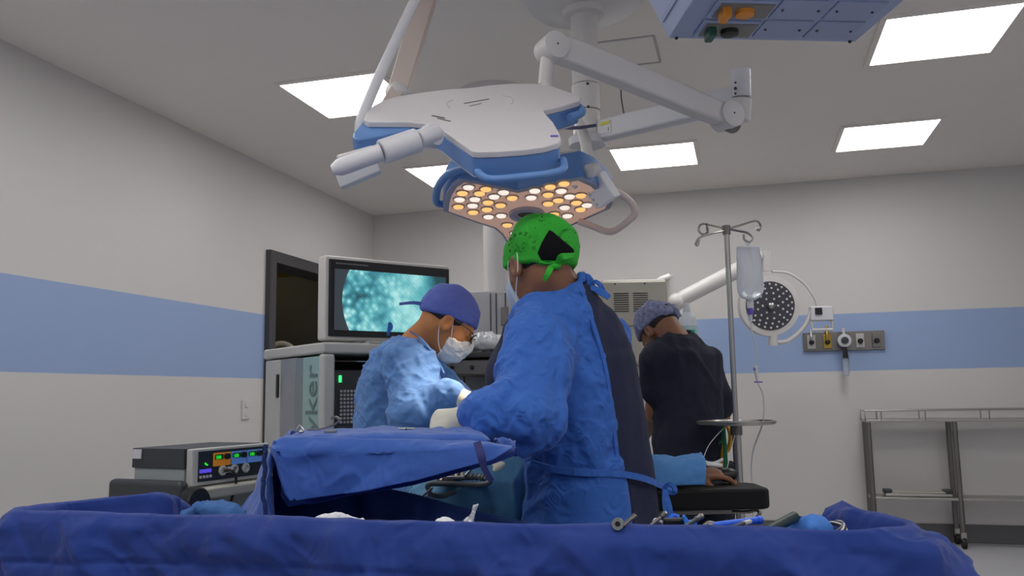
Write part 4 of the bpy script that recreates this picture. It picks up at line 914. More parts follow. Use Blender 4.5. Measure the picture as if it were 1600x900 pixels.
slL = lambda p: smin(limb(p, [(shL, .088), (elL, .078)], .05), limb(p, [(elL, .076), (at(775, 652, 2.06), .062), (wrL, .042)], .05), .04)
slR = lambda p: limb(p, [(shR, .085), (elR, .07), (wrR, .045)], .05)
def gownfull(p): return smin(smin(torsoG(p), slL(p), .045), slR(p), .05)
openA = [(908, 440), (926, 500), (944, 560), (956, 640), (966, 720), (976, 790), (984, 900), (1046, 900), (1040, 800), (1028, 720), (1022, 665), (1018, 600), (1006, 545), (985, 490), (945, 440)]
def near(p): return (p-base)@V
def gownA(p):
    g = gownfull(p); cut = smax(polar2d(p, openA), near(p)-.34, .01)
    g = smin(g, rc(p, at(884, 482, 2.29), at(876, 455, 2.285), .105, .074), .04)
    collar = rc(p, hc+Mh@A(0, -.03, -.03), nb+A(0, 0, .01), .061, .064)
    g = smax(g, -collar, .01)
    return smax(g, -smax(cut, -(g+.028), .006), .006)
def foldA(v):
    zz = v[:, 2]; s_ = (v-base)@U; t_ = (v-base)@V
    arm = np.clip((slL(v)-torsoG(v))*-18+.5, 0, 1)
    low = np.clip((1.25-zz)*3, 0, 1)*(1-arm)
    vert = ridge(np.stack([s_*9+.35*noise(v*5, 4), t_*6, zz*1.1], 1), 21)*.011*low
    return vert+creases(v, 9, .0065+.004*0, (1, 1, .7), 3)*(1+.5*arm)+creases(v, 21, .0022, (1, 1, 1), 8)
lo, hi = box_of(at(880, 440, 2.3), base+Z*.36, wrL, wrR, shL, shR, m=.26); lo[2] = .33
gw_ = sdf_obj('surgical_gown', gownA, lo, hi, .0052, bluem, pA, foldA)
scr = lambda p: smax(smax(torsoG(p)+.009, polar2d(p, [(x+(7 if x > 985 else -7), y) for x, y in openA]), .006), near(p)-.17, .01)
def foldS(v): s_ = (v-base)@U; return ridge(np.stack([s_*16+.3*noise(v*4, 2)+v[:, 2]*1.5, s_*0, v[:, 2]*.8], 1), 5)*.006+creases(v, 9, .003)
sdf_obj('navy_scrub_back', scr, lo, hi, .007, navy, pA, foldS)
sdf_obj('scrub_trousers', lambda p: np.maximum(legs(p, hp-Z*.02, tl_, tf, .022, False), p[:, 2]-.6), base-A(.3, .3, -.08), base+A(.3, .3, .62), .011, navy, pA, lambda v: creases(v, 12, .006)); shoes(hp, tl_, tf, pA, shoem)
# hair, cap, black panel, ties
cenA = hc
hairA = lambda p: smax(cranium(hq(p))-.005, smax(hq(p)[:, 2]-.02, smax(-hq(p)[:, 2]-.075, hq(p)[:, 1]-.02, .005), .005), .006)
sdf_obj('hair', hairA, hc-.16, hc+.16, .004, hairm, pA)
def capA(p, g=0.):
    q = hq(p); d = smin(cranium(q)-.013-g, ell(q, (0, -.028, .036), (.085+g, .094+g, .079+g)), .03)
    return smax(d, -(q[:, 2]+.036-.40*(q[:, 1]+.07)), .008)
greenc = mat('green_cap_cloth', (.03, .42, .03, 1), .8, var=.12, vs_=30, bump=.4, bs=40)
def capfold(v): q = hq(v); return creases(v, 18, .0024, (1, 1, 1), 2)+.002*ridge(np.stack([q[:, 0]*25, q[:, 1]*25, q[:, 2]*5], 1), 3)*np.clip(1-np.abs(q[:, 2]-.0)*20, 0, 1)
cap = sdf_obj('surgical_cap', capA, hc-.17, hc+.17, .0032, greenc, pA, capfold)
blackp = [(858, 359), (864, 362), (897, 390), (897, 400), (880, 405), (860, 410), (846, 408), (840, 395), (846, 380)]
sdf_obj('open_cap_panel', lambda p: smax(smax(capA(p, .0085), -(capA(p)+.014), .001), polar2d(p, blackp), .002), hc-.17, hc+.17, .0028, mat('black_cloth', (.006, .006, .007, 1), .95, spec=.2), cap)
def on(fn, x, y, off=.003): p, n = hit(fn, x, y, 1.7, 3); return p+n*off, n
def onrib(fn, px, wd, name, m_, par, off=.003, th=.003, sm=5):
    q = [on(fn, *c, off) for c in px]; return MB().ribbon([a for a, b in q], [b for a, b in q], wd, th, sm).build(name, m_, par)
onrib(capA, [(842, 408), (858, 409), (872, 408), (885, 404), (896, 400)], .015, 'tie_band', greenc, cap, .006, .004)
kn = on(capA, 868, 409, .012)[0]
MB().ball(kn, (.014, .009, .010), (U, V, Z), 14).build('knot', greenc, cap)
MB().ribbon([kn, at(861, 418, 2.16), at(856, 428, 2.15), at(850, 439, 2.16)], [-V+U*.2, -V, -V-U*.3, -V], [.010, .016, .015, .009], .003).build('tie_tail', greenc, cap)
MB().ribbon([kn, at(876, 402, 2.145), at(885, 400, 2.14), at(897, 398, 2.17)], [-V, -V+U*.1, -V+U*.4, -V+U*.6], [.010, .017, .015, .010], .003).build('tie_tail', greenc, cap)
# printed lettering on the cap
tm = MB()
for ccx, ccy, rr_, word, a0_, a1_, sz_ in ((816, 384, 19, 'RAGONZITO', 205, -10, .0125), (887, 372, 13, 'RAGONZITO', 190, 40, .009)):
    for i, chh in enumerate(word):
        a = math.radians(a0_+(a1_-a0_)*i/(len(word)-1)); px, py = ccx+rr_*math.cos(a), ccy-rr_*math.sin(a)*.95
        try:
            p_, n_ = on(capA, px, py, .0035); rad_ = nrm(U*math.cos(a)+Z*math.sin(a)); yv = nrm(rad_-n_*np.dot(rad_, n_)); xv = np.cross(yv, n_)
            textmesh(tm, chh, sz_, p_-xv*sz_*.3-yv*sz_*.3, xv, yv, .0008)
        except Exception: pass
for ccx, ccy in ((814, 388), (884, 380), (845, 343), (800, 372)):
    rs = random.Random(ccx)
    for i in range(15):
        p_, n_ = on(capA, ccx+rs.gauss(0, 4), ccy+rs.gauss(0, 6), .0032); x__, y__, _ = frame_of(n_); an_ = rs.random()*6
        tm.box(p_, (rs.uniform(.002, .005), .0013, .0006), (x__*math.cos(an_)+y__*math.sin(an_), y__*math.cos(an_)-x__*math.sin(an_), n_))
tm.build('cap_print', mat('black_print', (.01, .015, .01, 1), .7), cap)
mq = lambda q: smin(ell(q, (0, .045, -.06), (.066, .072, .07)), ell(q, (0, .088, -.05), (.03, .035, .04)), .02)
def maskA(p):
    q = hq(p); d = smin(headsd(q, False)-.005, mq(q), .02); return smax(smax(d, -(headsd(q, False)+.001), .001), smax(smax(-(q[:, 1]-.042), -(q[:, 2]+.125), .004), q[:, 2]+.032, .004), .003)
mk = sdf_obj('face_mask', maskA, hc-.2, hc+.2, .0035, mat('pale_blue_mask', (.42, .52, .66, 1), .8), pA)
B_ = lambda x, y, z: hc+Mh@A(x, y, z)*1.03
for zz, y1 in ((-.045, .012), (-.10, .0)):
    pass
MB().tube([B_(-.064, .045, -.105), B_(-.074, .02, -.07), B_(-.087, -.02, -.04), B_(-.09, -.034, -.01), B_(-.086, -.028, .012), B_(-.084, -.004, .022), B_(-.084, .022, .0), B_(-.075, .04, -.04)], .0016, 8, 6).build('ear_loop', whiteb, mk)
# gloves
for fn_, w_, e_, nm in ((handLa, at(728, 655, 2.11), wrL, 'glove'), (handRa, at(814, 715, 2.46), at(838, 713, 2.47), 'glove')):
    dcu = nrm(np.array(e_)-w_)
    g_ = lambda p, fn_=fn_, w_=w_, dcu=dcu: smax(smin(fn_(p, .0018), rc(p, w_+dcu*-.005, w_+dcu*.055, .032, .041), .02), (p-(w_+dcu*.075))@dcu, .004)
    sdf_obj(nm, g_, w_-.24, w_+.2, .003, glovem, pA, lambda v, w_=w_, dcu=dcu: .0022*np.sin(((v-w_)@dcu)*380+3*noise(v*20, 3))*np.clip(((v-w_)@dcu)*40, 0, 1))
sdf_obj('gown_front_panel', lambda p: smax(limb(p, [(at(815, 520, 2.40), .055), (at(815, 585, 2.41), .085), (at(828, 640, 2.41), .07)], .05), -(gownfull(p)+.01), .01), at(815, 580, 2.4)-.25, at(815, 580, 2.4)+.25, .006, navy, gw_, lambda v: creases(v, 7, .004))
# ties of the gown
onrib(gownfull, [(838, 722), (868, 731), (905, 736), (945, 738), (975, 741), (1003, 749), (1026, 761), (1040, 768)], .017, 'waist_tie', bluem, gw_, .017, .004)
kb = on(gownfull, 1026, 764, .02)[0]
for pts_, wd in (([kb, kb+U*.012+Z*.012-V*.008, kb+U*.026+Z*.006-V*.012, kb+U*.028-Z*.01-V*.008, kb+U*.012-Z*.01, kb], .012), ([kb, kb+U*.012-Z*.05-V*.01, kb+U*.016-Z*.1-V*.01, kb+U*.03-Z*.19], .014), ([kb, kb-U*.0-Z*.06-V*.012, kb+U*.03-Z*.14-V*.01], .012)):
    MB().ribbon(pts_, [-V+U*.2]*len(pts_), wd, .003).build('waist_bow', bluem, gw_)
kc = on(gownA, 920, 441, .01)[0]
for pts_, wd in (([kc, kc+Z*.022+U*.0-V*.006, kc+Z*.024-U*.01, kc+Z*.0], .014), ([kc, kc+U*.015+Z*.01-V*.01, kc+U*.03-Z*.0-V*.01, kc+U*.04-Z*.014], [.008, .012, .009]), ([kc, kc+U*.02-Z*.012-V*.01, kc+U*.04-Z*.024-V*.01, kc+U*.052-Z*.034-V*.01], [.012, .02, .014])):
    MB().ribbon(pts_, [-V+U*.3]*len(pts_), wd, .004).build('neck_bow', bluem, gw_)
onrib(gownA, [(906, 450), (926, 510), (944, 575), (955, 650), (964, 725), (972, 790), (976, 830)], .012, 'back_hem', bluem, gw_, .004, .006)
onrib(gownA, [(828, 470), (845, 452), (868, 442), (895, 437), (918, 441)], .02, 'collar_band', bluem, gw_, .006, .006)
# ================= masked surgeon in profile (left)
hcB = at(702, 502, 3.12); MB_ = headframe(math.radians(-80), math.radians(32)); hqB = HS(hcB, MB_, 1.0)
fB = nrm(U*.97+V*.12); lB = nrm(V*.97-U*.12)
nB = at(652, 540, 3.15); hpB = at(602, 770, 3.26)
shRb, elRb, wrRb = at(640, 572, 2.98), at(652, 652, 2.86), at(700, 622, 2.80)
shLb, elLb, wrLb = at(655, 575, 3.33), at(705, 640, 3.28), at(728, 636, 3.0)
def torsoB(p, g=0.):
    return column(p, [(at(655, 522, 3.15), .06+g, .06+g), (at(645, 532, 3.15), .10+g, .085+g), (at(634, 552, 3.16), .165+g, .125+g), (at(625, 590, 3.18), .19+g, .145+g), (at(613, 650, 3.22), .185+g, .14+g), (at(605, 720, 3.25), .18+g, .14+g), (hpB, .185+g, .15+g)], lB, fB)
hdB = nrm(at(742, 632, 2.76)-wrRb)
handB = lambda p, g=0.: hand(p, at(716, 622, 2.79), hdB, nrm(Z*.9-V*.4), 1, (.4, .6, .5), grow=g)
hdB2 = nrm(at(752, 655, 2.86)-wrLb)
handB2 = lambda p, g=0.: hand(p, wrLb+hdB2*.03, hdB2, nrm(Z*.9+V*.1), -1, (.5, .6, .5), grow=g)
def bodyB(p):
    d = headsd(hqB(p)); d = smin(d, rc(p, hcB+MB_@A(0, -.035, -.05), nB, .06, .068), .035)
    d = smin(d, torsoB(p, -.035), .03); d = smin(d, limb(p, [(shRb, .055), (elRb, .04), (at(716, 622, 2.79), .028)]), .03)
    d = smin(d, limb(p, [(shLb, .055), (elLb, .04), (wrLb+hdB2*.03, .028)]), .03); d = smin(d, legs(p, hpB, lB, fB), .04)
    return smin(smin(d, handB(p, -.0012), .01), handB2(p, -.0012), .01)
baseB = A(hpB[0], hpB[1], 0)
lo, hi = box_of(hcB, baseB, wrRb+hdB*.2, wrLb+hdB2*.2, shLb, shRb, m=.24); lo[2] = -.01
pB = sdf_obj('person', bodyB, lo, hi, .0045, skin, None, base=baseB)
tag(pB, 'person in light blue gown, plain blue cap, glasses and white mask, seen in profile', 'person')
def gownB(p):
    d = smin(torsoB(p), column(p, [(at(606, 700, 3.25), .17, .13), (hpB, .2, .165), (A(hpB[0], hpB[1], .36), .25, .2)], lB, fB), .04)
    d = smin(d, limb(p, [(shRb, .092), (elRb, .085), (at(690, 632, 2.83), .06), (wrRb, .045)], .05), .05)
    d = smin(d, limb(p, [(shLb, .09), (elLb, .08), (wrLb, .045)], .05), .05)
    return smax(d, -rc(p, hcB+MB_@A(0, -.035, -.05), nB+A(0, 0, -.01), .07, .078), .012)
lo, hi = box_of(at(640, 520, 3.15), baseB+Z*.36, wrRb, wrLb, shLb, shRb, m=.26); lo[2] = .33
def foldB(v):
    s_ = (v-baseB)@U; dg = s_*7+v[:, 2]*9
    return creases(v, 11, .0065, (1, 1, .8), 14)+creases(v, 26, .002, (1, 1, 1), 15)+.006*ridge(np.stack([dg+.6*noise(v*7, 1), s_*3, v[:, 2]*2], 1), 17)
gB = sdf_obj('surgical_gown', gownB, lo, hi, .0055, bluel, pB, foldB)
def capB(p, g=0.):
    q = hqB(p); d = smin(cranium(q)-.012-g, ell(q, (0, -.02, .048), (.082+g, .094+g, .082+g)), .03)
    return smax(d, -(q[:, 2]-.006-.22*(q[:, 1])), .006)
capcol = mat('violet_blue_cap', (.105, .145, .49, 1), .8, var=.06, vs_=20, bump=.3, bs=40)
cB = sdf_obj('surgical_cap', capB, hcB-.17, hcB+.17, .0035, capcol, pB, lambda v: creases(v, 14, .0018, (1, 1, 1), 22))
H = lambda x, y, z: hcB+MB_@A(x, y, z)
kt = at(661, 475, 3.1)
MB().ribbon([kt+U*.02, kt, at(645, 473, 3.1), at(624, 475, 3.1)], [-V]*4, [.012, .015, .012, .010], .003).build('tie_tail', capcol, cB); MB().ball(kt+U*.012, (.014, .012, .012), (U, V, Z), 12).build('knot', capcol, cB)
hB = lambda p: smax(cranium(hqB(p))-.0045, smax(hqB(p)[:, 2]-.03, smax(-hqB(p)[:, 2]-.05-.35*(hqB(p)[:, 1]+.06), hqB(p)[:, 1]-.045, .01), .005), .006)
sdf_obj('hair', hB, hcB-.16, hcB+.16, .004, hairm, pB)
def maskB(p):
    q = hqB(p); d = smin(smin(headsd(q, False)-.004, ell(q, (0, .05, -.08), (.063, .055, .055)), .02), ell(q, (0, .092, -.066), (.03, .028, .042)), .03)
    return smax(smax(d, -(headsd(q, False)+.001), .001), smax(smax(-(q[:, 1]-.026), -(q[:, 2]+.14), .004), q[:, 2]+.056-.7*np.maximum(q[:, 1]-.06, 0), .004), .003)
mkB = sdf_obj('face_mask', maskB, hcB-.2, hcB+.2, .0032, maskm, pB, lambda v: creases(v, 24, .0022, (1, 1, 1), 31))
for s_ in (-1, 1):
    MB().tube([H(s_*.066, .036, -.06), H(s_*.08, .012, -.01), H(s_*.084, -.004, .02)], .0017, 8, 5).build('ear_strap', whiteb, mkB)
    MB().tube([H(s_*.066, .03, -.12), H(s_*.072, .0, -.09), H(s_*.08, -.025, -.045)], .0017, 8, 5).build('ear_strap', whiteb, mkB)
gls = thing('eyeglasses', H(0, .1, -.02), 'dark-framed eyeglasses worn above the white mask by the bending surgeon', 'glasses')
for s_ in (-1, 1):
    a = [H(s_*(.034+.024*math.cos(k*PI/12)), .113-.012*abs(math.cos(k*PI/12)), -.014+.017*math.sin(k*PI/12)) for k in range(25)]
    MB().tube(a, .0018, 8).build('rim', blackm, gls); MB().prism([p-MB_[:, 1]*.001 for p in a[:-1]], MB_[:, 1]*.002).build('lens', mat('clear_lens', (.9, .95, .95, 1), .05, trans=.95), gls)
    MB().tube([H(s_*.058, .1, -.006), H(s_*.078, .085, .0), H(s_*.084, .03, .004), H(s_*.086, -.01, .0)], .002, 8, 4).build('temple', blackm, gls)
MB().tube([H(-.011, .113, -.01), H(0, .118, -.007), H(.011, .113, -.01)], .0018, 8, 3).build('bridge', blackm, gls)
for fn_, w_, e_ in ((handB, at(716, 622, 2.79), wrRb), (handB2, wrLb+hdB2*.03, wrLb-hdB2*.03)):
    dcu = nrm(np.array(e_)-w_)
    g_ = lambda p, fn_=fn_, w_=w_, dcu=dcu: smax(smin(fn_(p, .0018), rc(p, w_-dcu*.005, w_+dcu*.05, .031, .043), .02), (p-(w_+dcu*.06))@dcu, .004)
    sdf_obj('glove', g_, w_-.2, w_+.2, .0035, glovem, pB)
kb = at(608, 512, 3.12)
MB().ribbon([at(606, 524, 3.12), kb, at(609, 505, 3.12), at(612, 511, 3.12), at(608, 518, 3.12)], [-V]*5, .01, .003).build('neck_tie', bluem, gB)
legm = sdf_obj('scrub_trousers', lambda p: np.maximum(legs(p, hpB, lB, fB, .02, False), p[:, 2]-.6), baseB-A(.3, .3, -.08), baseB+A(.3, .3, .62), .012, navy, pB, lambda v: creases(v, 12, .006)); shoes(hpB, lB, fB, pB, shoem)
onrib(gownB, [(640, 520), (655, 530), (668, 545), (680, 562), (692, 585)], .016, 'collar_band', bluel, gB, .006, .005)
# ================= person in navy scrubs (right, bent over)
hcC = at(1030, 517, 3.72); MC = headframe(math.radians(35), math.radians(48)); hqC = HS(hcC, MC, .98)
tc_ = math.radians(28); fC = V*math.cos(tc_)-U*math.sin(tc_); lC = -U*math.cos(tc_)-V*math.sin(tc_)
hpC = at(1078, 730, 3.55); baseC = A(hpC[0], hpC[1], 0)
shLc, elLc, wrLc = at(1024, 565, 3.56), at(1026, 640, 3.6), at(1000, 690, 3.9)
shRc, elRc, wrRc = at(1097, 574, 3.68), at(1124, 645, 3.74), at(1118, 680, 4.0)
def torsoC(p, g=0.):
    return column(p, [(at(1055, 517, 3.68), .05+g, .05+g), (at(1060, 530, 3.66), .11+g, .08+g), (at(1066, 553, 3.64), .17+g, .11+g), (at(1072, 600, 3.61), .165+g, .125+g), (at(1077, 660, 3.57), .145+g, .125+g), (hpC, .15+g, .13+g), (at(1078, 765, 3.55), .16+g, .135+g)], lC, fC)
def bodyC(p):
    d = headsd(hqC(p)); d = smin(d, rc(p, hcC+MC@A(0, -.035, -.045), at(1056, 535, 3.66), .058, .066), .03)
    d = smin(d, torsoC(p, -.02), .03)
    d = smin(d, limb(p, [(shLc, .055), (elLc, .042), (wrLc, .028)]), .03); d = smin(d, limb(p, [(shRc, .055), (elRc, .042), (wrRc, .03)]), .03)
    d = smin(d, hand(p, wrLc, nrm(A(*(wrLc-elLc))), Z, -1), .01); d = smin(d, hand(p, wrRc, nrm(V-U*.3), Z, 1), .01)
    return smin(d, legs(p, hpC, lC, fC), .04)
lo, hi = box_of(hcC, baseC, wrLc, wrRc, shLc, shRc, m=.22); lo[2] = -.01
pC = sdf_obj('person', bodyC, lo, hi, .0055, skind, None, base=baseC)
tag(pC, 'person in dark navy scrubs and a grey patterned cap, bending away beside the infusion stand', 'person')
def scC(p):
    d = smin(torsoC(p, .004), column(p, [(at(1078, 680, 3.56), .14, .12), (at(1078, 770, 3.55), .165, .14), (A(hpC[0], hpC[1], .68), .17, .145)], lC, fC), .03)
    d = smin(d, limb(p, [(shLc, .078), (at(1022, 602, 3.57), .07)], .04), .04); d = smin(d, limb(p, [(shRc, .078), (at(1120, 632, 3.73), .064)], .04), .04)
    return smax(d, -rc(p, hcC+MC@A(0, -.035, -.045), at(1054, 533, 3.66), .064, .068), .01)
sdf_obj('scrub_shirt', scC, lo-A(.05, .05, -.6), hi+.05, .008, mat('dark_navy_scrub', (.008, .0105, .026, 1), .85, var=.1, vs_=6, bump=.3, bs=20), pC, lambda v: creases(v, 8, .008, (1, 1, .5), 44)+.007*ridge(np.stack([((v-baseC)@U)*8+.4*noise(v*4, 2), v[:, 2]*1.2, v[:, 2]*0], 1), 9))
sdf_obj('scrub_trousers', lambda p: np.maximum(legs(p, hpC, lC, fC, .026, False), p[:, 2]-.85), baseC-A(.3, .3, -.08), baseC+A(.3, .3, .9), .012, mat('dark_navy_scrub', (0, 0, 0, 1)), pC, lambda v: creases(v, 12, .006)); shoes(hpC, lC, fC, pC, shoem)
def capC(p, g=0.):
    q = hqC(p); d = smin(cranium(q)-.012-g, ell(q, (0, -.01, .05), (.082+g, .1+g, .08+g)), .03); return smax(d, -(q[:, 2]-.012-.2*q[:, 1]), .006)
pc_ = mat('patterned_cap', (.2, .22, .36, 1), .85, var=.95, vs_=45, bump=.3, bs=40)
cC = sdf_obj('surgical_cap', capC, hcC-.17, hcC+.17, .004, pc_, pC, lambda v: creases(v, 18, .004, (1, 1, 1), 61))
HC_ = lambda x, y, z: hcC+MC@A(x, y, z)*.98
MB().ball(HC_(0, -.118, .012), (.018, .014, .014), (MC[:, 0], MC[:, 1], MC[:, 2]), 12).build('knot', pc_, cC)
MB().ribbon([HC_(0, -.122, .01), HC_(.01, -.128, -.02), HC_(.012, -.12, -.055)], [-V]*3, [.014, .022, .012], .003).build('tie_tail', pc_, cC); MB().ribbon([HC_(0, -.122, .012), HC_(.03, -.125, .02), HC_(.055, -.12, .03)], [-V]*3, [.014, .024, .012], .003).build('tie_tail', pc_, cC)
MB().ball(HC_(.0, -.112, .035), (.018, .01, .015), (MC[:, 0], MC[:, 1], MC[:, 2]), 12).build('hair_gap', hairm, cC)
sdf_obj('hair', lambda p: smax(cranium(hqC(p))-.005, smax(hqC(p)[:, 2]-.03, smax(-hqC(p)[:, 2]-.045, hqC(p)[:, 1]-.03, .005), .005), .006), hcC-.16, hcC+.16, .0045, hairm, pC)
MB().tube([elRc+(wrRc-elRc)*.1-U*0, elRc+(wrRc-elRc)*.28], .05, 20).build('wrist_strap', blackm, pC, bevel=.006)
# ---------------------------------------------------------------- front instrument table under its blue drape
ZR = .94
pp = [(onZ(292, 800, .87), .87), (onZ(274, 783, .91), .91), (onZ(250, 770, ZR), ZR), (onZ(150, 778, ZR), ZR), (onZ(70, 788, ZR), ZR), (onZ(22, 795, ZR), ZR), (onZ(60, 799, ZR), ZR), (onZ(330, 804, ZR), ZR), (onZ(520, 810, ZR), ZR), (onZ(700, 815, ZR), ZR), (onZ(960, 820, ZR), ZR), (onZ(1200, 824, ZR), ZR), (onZ(1385, 826, ZR), ZR), (onZ(1428, 818, ZR), ZR), (onZ(1400, 808, ZR), ZR), (onZ(1358, 799, ZR), ZR), (onZ(1330, 794, ZR+.0), ZR), (onZ(1322, 799, .925), .925), (onZ(1310, 812, .88), .88)]
path = smoothpath([A(p[0], p[1], z) for p, z in pp], 14); path = np.array(path)
seg = np.linalg.norm(np.diff(path[:, :2], axis=0), axis=1); cs = np.concatenate([[0], np.cumsum(seg)]); NS = 640
ss = np.linspace(0, cs[-1], NS); path = np.stack([np.interp(ss, cs, path[:, k]) for k in range(3)], 1)
tg = np.gradient(path[:, :2], axis=0); kz = 9
tg = np.stack([np.convolve(np.pad(tg[:, k], kz, 'edge'), np.ones(2*kz+1)/(2*kz+1), 'valid') for k in range(2)], 1)
on_ = np.stack([tg[:, 1], -tg[:, 0]], 1); on_ /= np.linalg.norm(on_, axis=1)[:, None]
ctr = path[:, :2].mean(0)+A(0, .1)
if np.mean(((path[:, :2]-ctr)*on_).sum(1)) < 0: on_ = -on_
prof = [(-.075, -.082), (-.045, -.078), (-.02, -.05), (-.013, -.02), (-.008, -.006), (0, 0), (.008, -.006), (.013, -.02)]
nsk = 110; V_ = np.zeros((NS, len(prof)+nsk, 3))
front_w = np.exp(-((on_[:, 1]+1)/.4)**2); right_w = np.clip(on_[:, 0], 0, 1)*(path[:, 0] > -.3); left_w = np.clip(-on_[:, 0], 0, 1)
for i in range(NS):
    zr = path[i, 2]
    for j, (o_, h_) in enumerate(prof):
        V_[i, j] = (*(path[i, :2]+on_[i]*o_), max(zr+h_, .862))
    kf = .10+1.0*right_w[i]+.25*left_w[i]
    for j in range(nsk):
        h_ = .02+(zr-.34)*(j+1)/nsk; out = .013+kf*.16*(1-math.exp(-h_/.16))+.05*h_
        V_[i, len(prof)+j] = (*(path[i, :2]+on_[i]*out), zr-h_)
NV = len(prof)+nsk; Vf = V_.reshape(-1, 3); nn = gridnormals(Vf, NS, NV); hh = np.clip((ZR-Vf[:, 2]-.005)*9, 0.12, 1)
arc = np.repeat(ss, NV); drop = ZR-Vf[:, 2]
f1 = noise(np.stack([arc*11+drop*2, drop*2.5, drop*0], 1), 51)*.022*np.clip(drop*14, 0, 1)
f2 = ridge(np.stack([arc*5.5+.8*noise(Vf*3, 2), drop*3+arc*1.5, drop*0], 1), 55)*.009*hh
fc = crumple(Vf, 9, .014, 3, 8)*np.clip(drop*30, .12, 1)+crumple(Vf, 19, .006, 9, 6)*np.clip(drop*40, .1, 1)
f3 = ridge(np.stack([arc*16-drop*9, drop*14, drop*0], 1), 58)*.004*hh*np.clip(noise(Vf*3, 8)*2+.4, 0, 1)
hem = -.006*np.exp(-((drop-.088-.006*np.sin(arc*4))/.0045)**2)
Vf = Vf+nn*((f1+f2+f3+fc)*np.where(np.repeat(np.tile(np.arange(NV) < 3, NS), 1), .2, 1)+hem*(drop > .03))[:, None]*(-1 if np.mean((nn[:, :2]*np.repeat(on_, NV, 0)).sum(1)) < 0 else 1)
fs_ = [(i*NV+j, (i+1)*NV+j, (i+1)*NV+j+1, i*NV+j+1) for i in range(NS-1) for j in range(NV-1)]
x0t, x1t, y0t, y1t = path[:, 0].min(), path[:, 0].max(), path[:, 1].min(), 1.86
T1 = thing('instrument_table', ((x0t+x1t)/2, (y0t+y1t)/2, 0), 'long instrument table with raised rim under a deep blue drape across the foreground', 'instrument table')
link('table_drape', Vf, fs_, blued, T1, 180, solid=.003)
def inner(u, v):
    x = x0t+.05+(x1t-x0t-.1)*u; y = y0t+.03+(y1t-y0t-.03)*min(v/.72, 1); z = .866
    if v > .72: z = .866-.5*(v-.72)/.28; y += .03*(v-.72)/.28
    return (x, y, z)
cloth('table_cover', inner, 130, 50, blued, T1, .004, 9, (1, 1, 1), 71, .003)
MB().box(((x0t+x1t)/2, (y0t+y1t)/2+.02, .84), (x1t-x0t-.12, y1t-y0t-.1, .025)).build('table_top', steel, T1)
mb = MB(); zr_ = .92; mb.tube([(x0t+.09, 1.62, zr_-.04), (x0t+.03, y0t+.03, zr_-.04), (x1t-.04, y0t+.03, zr_-.04), (x1t-.04, 1.6, zr_-.02)], .007, 8); mb.build('rim_rail', steeld, T1)
for x in (x0t+.12, x1t-.12):
    for y in (y0t+.08, y1t-.08):
        o = MB().tube([(x, y, .84), (x, y, .08)], .018, 12).build('leg', steel, T1); MB().lathe([(.04, -.013), (.04, .013)], (x, y, .04), (1, 0, 0), 18).build('caster', blackm, o)
mayo_ = mat('towel_blue', (.04, .12, .33, 1), .85, bump=.4, bs=30)
# small things on it
def lump(c, r, m_, name, label, cat, amp=.012, s=1, group=None, st_=.004):
    c = np.array(c, float); r = np.array(r)
    o = sdf_obj(name, lambda p: np.maximum(ell(p, c, r), -(p[:, 2]-(c[2]-r[2]*.5))), c-r*1.7-.01, c+r*1.7+.01, st_, m_, None, lambda v: creases(v, 20, amp, (1, 1, 1), s)+creases(v, 45, amp*.4, (1, 1, 1), s+3))
    return tag(o, label, cat, group)
def lean(x, y, D): return at(x, y, D)
lump(at(336, 805, 1.68), (.06, .035, .028), mayo_, 'folded_towel', 'crumpled teal towel on the left part of the foreground table, below the generator', 'cloth', .006, 3)
lump(at(532, 817, 1.55), (.048, .03, .017), gauze, 'gauze_pad', 'white gauze heap lying behind the drape edge, left of the middle', 'gauze', .004, 9)
lump(at(697, 818, 1.56), (.024, .02, .010), gauze, 'gauze_pad', 'small flat white gauze beside the standing gauze tuft', 'gauze', .005, 12)
g_ = at(730, 812, 1.53)
o = cloth('gauze_tuft', lambda u, v: tuple(g_+U*(-.012+.02*u+.012*v)+V*(.01*math.sin(u*5))+Z*(-.012+.03*v*(.4+u))), 14, 14, gauze, None, .003, 40, (1, 1, 1), 5, .003)
tag(o, 'little white gauze tuft standing up beyond the drape edge near the middle', 'gauze')
tc1 = thing('trocar', at(965, 819, 1.30), 'grey hollow trocar pointing at the camera over the blue drape edge', 'trocar')
pA_, pB_ = at(965, 819, 1.335), at(969, 815, 1.50); ax_ = nrm(pB_-pA_)
MB().lathe([(.0045, .02), (.0045, 0), (.0092, 0), (.0098, .004), (.0095, .02), (.006, .028), (.006, .16)], pA_, ax_, 28).build('body', mat('trocar_grey', (.25, .27, .27, 1), .35, .5), tc1)
MB().lathe([(.0042, .003), (.0001, .0035)], pA_, ax_, 20).build('bore', blackm, tc1)
MB().tube([at(973, 822, 1.345), at(984, 812, 1.36), at(992, 806, 1.37)], [.004, .0035, .0045], 12).build('side_tap', steeld, tc1)
def scope(a, b, r, name, label, cat, m1, m2=None, tip=1):
    t = thing(name, a, label, cat); a = np.array(a); b = np.array(b); d = b-a
    MB().tube([a, a+d*.75], r*.7, 14).build('shaft', m1, t); MB().tube([a+d*.72, b], [r, r*.9], 16).build('handle', m2 or m1, t, bevel=.0008)
    if tip: MB().ball(b, r*1.25, None, 12).build('end_knob', steel, t)
    return t
scope(at(1012, 825, 1.34), at(1039, 803, 1.42), .004, 'laparoscopic_rod', 'dark slim instrument with silver knob, first one right of the trocar', 'instrument', steeld, dgrey)
scope(at(1066, 825, 1.33), at(1095, 807, 1.40), .0045, 'forceps_rod', 'dark instrument with silver end, leaning beside the blue forked clip', 'instrument', dgrey, steeld)
t = thing('black_connector', at(1050, 816, 1.42), 'black connector lump between the slim rod and the blue forked clip', 'connector')
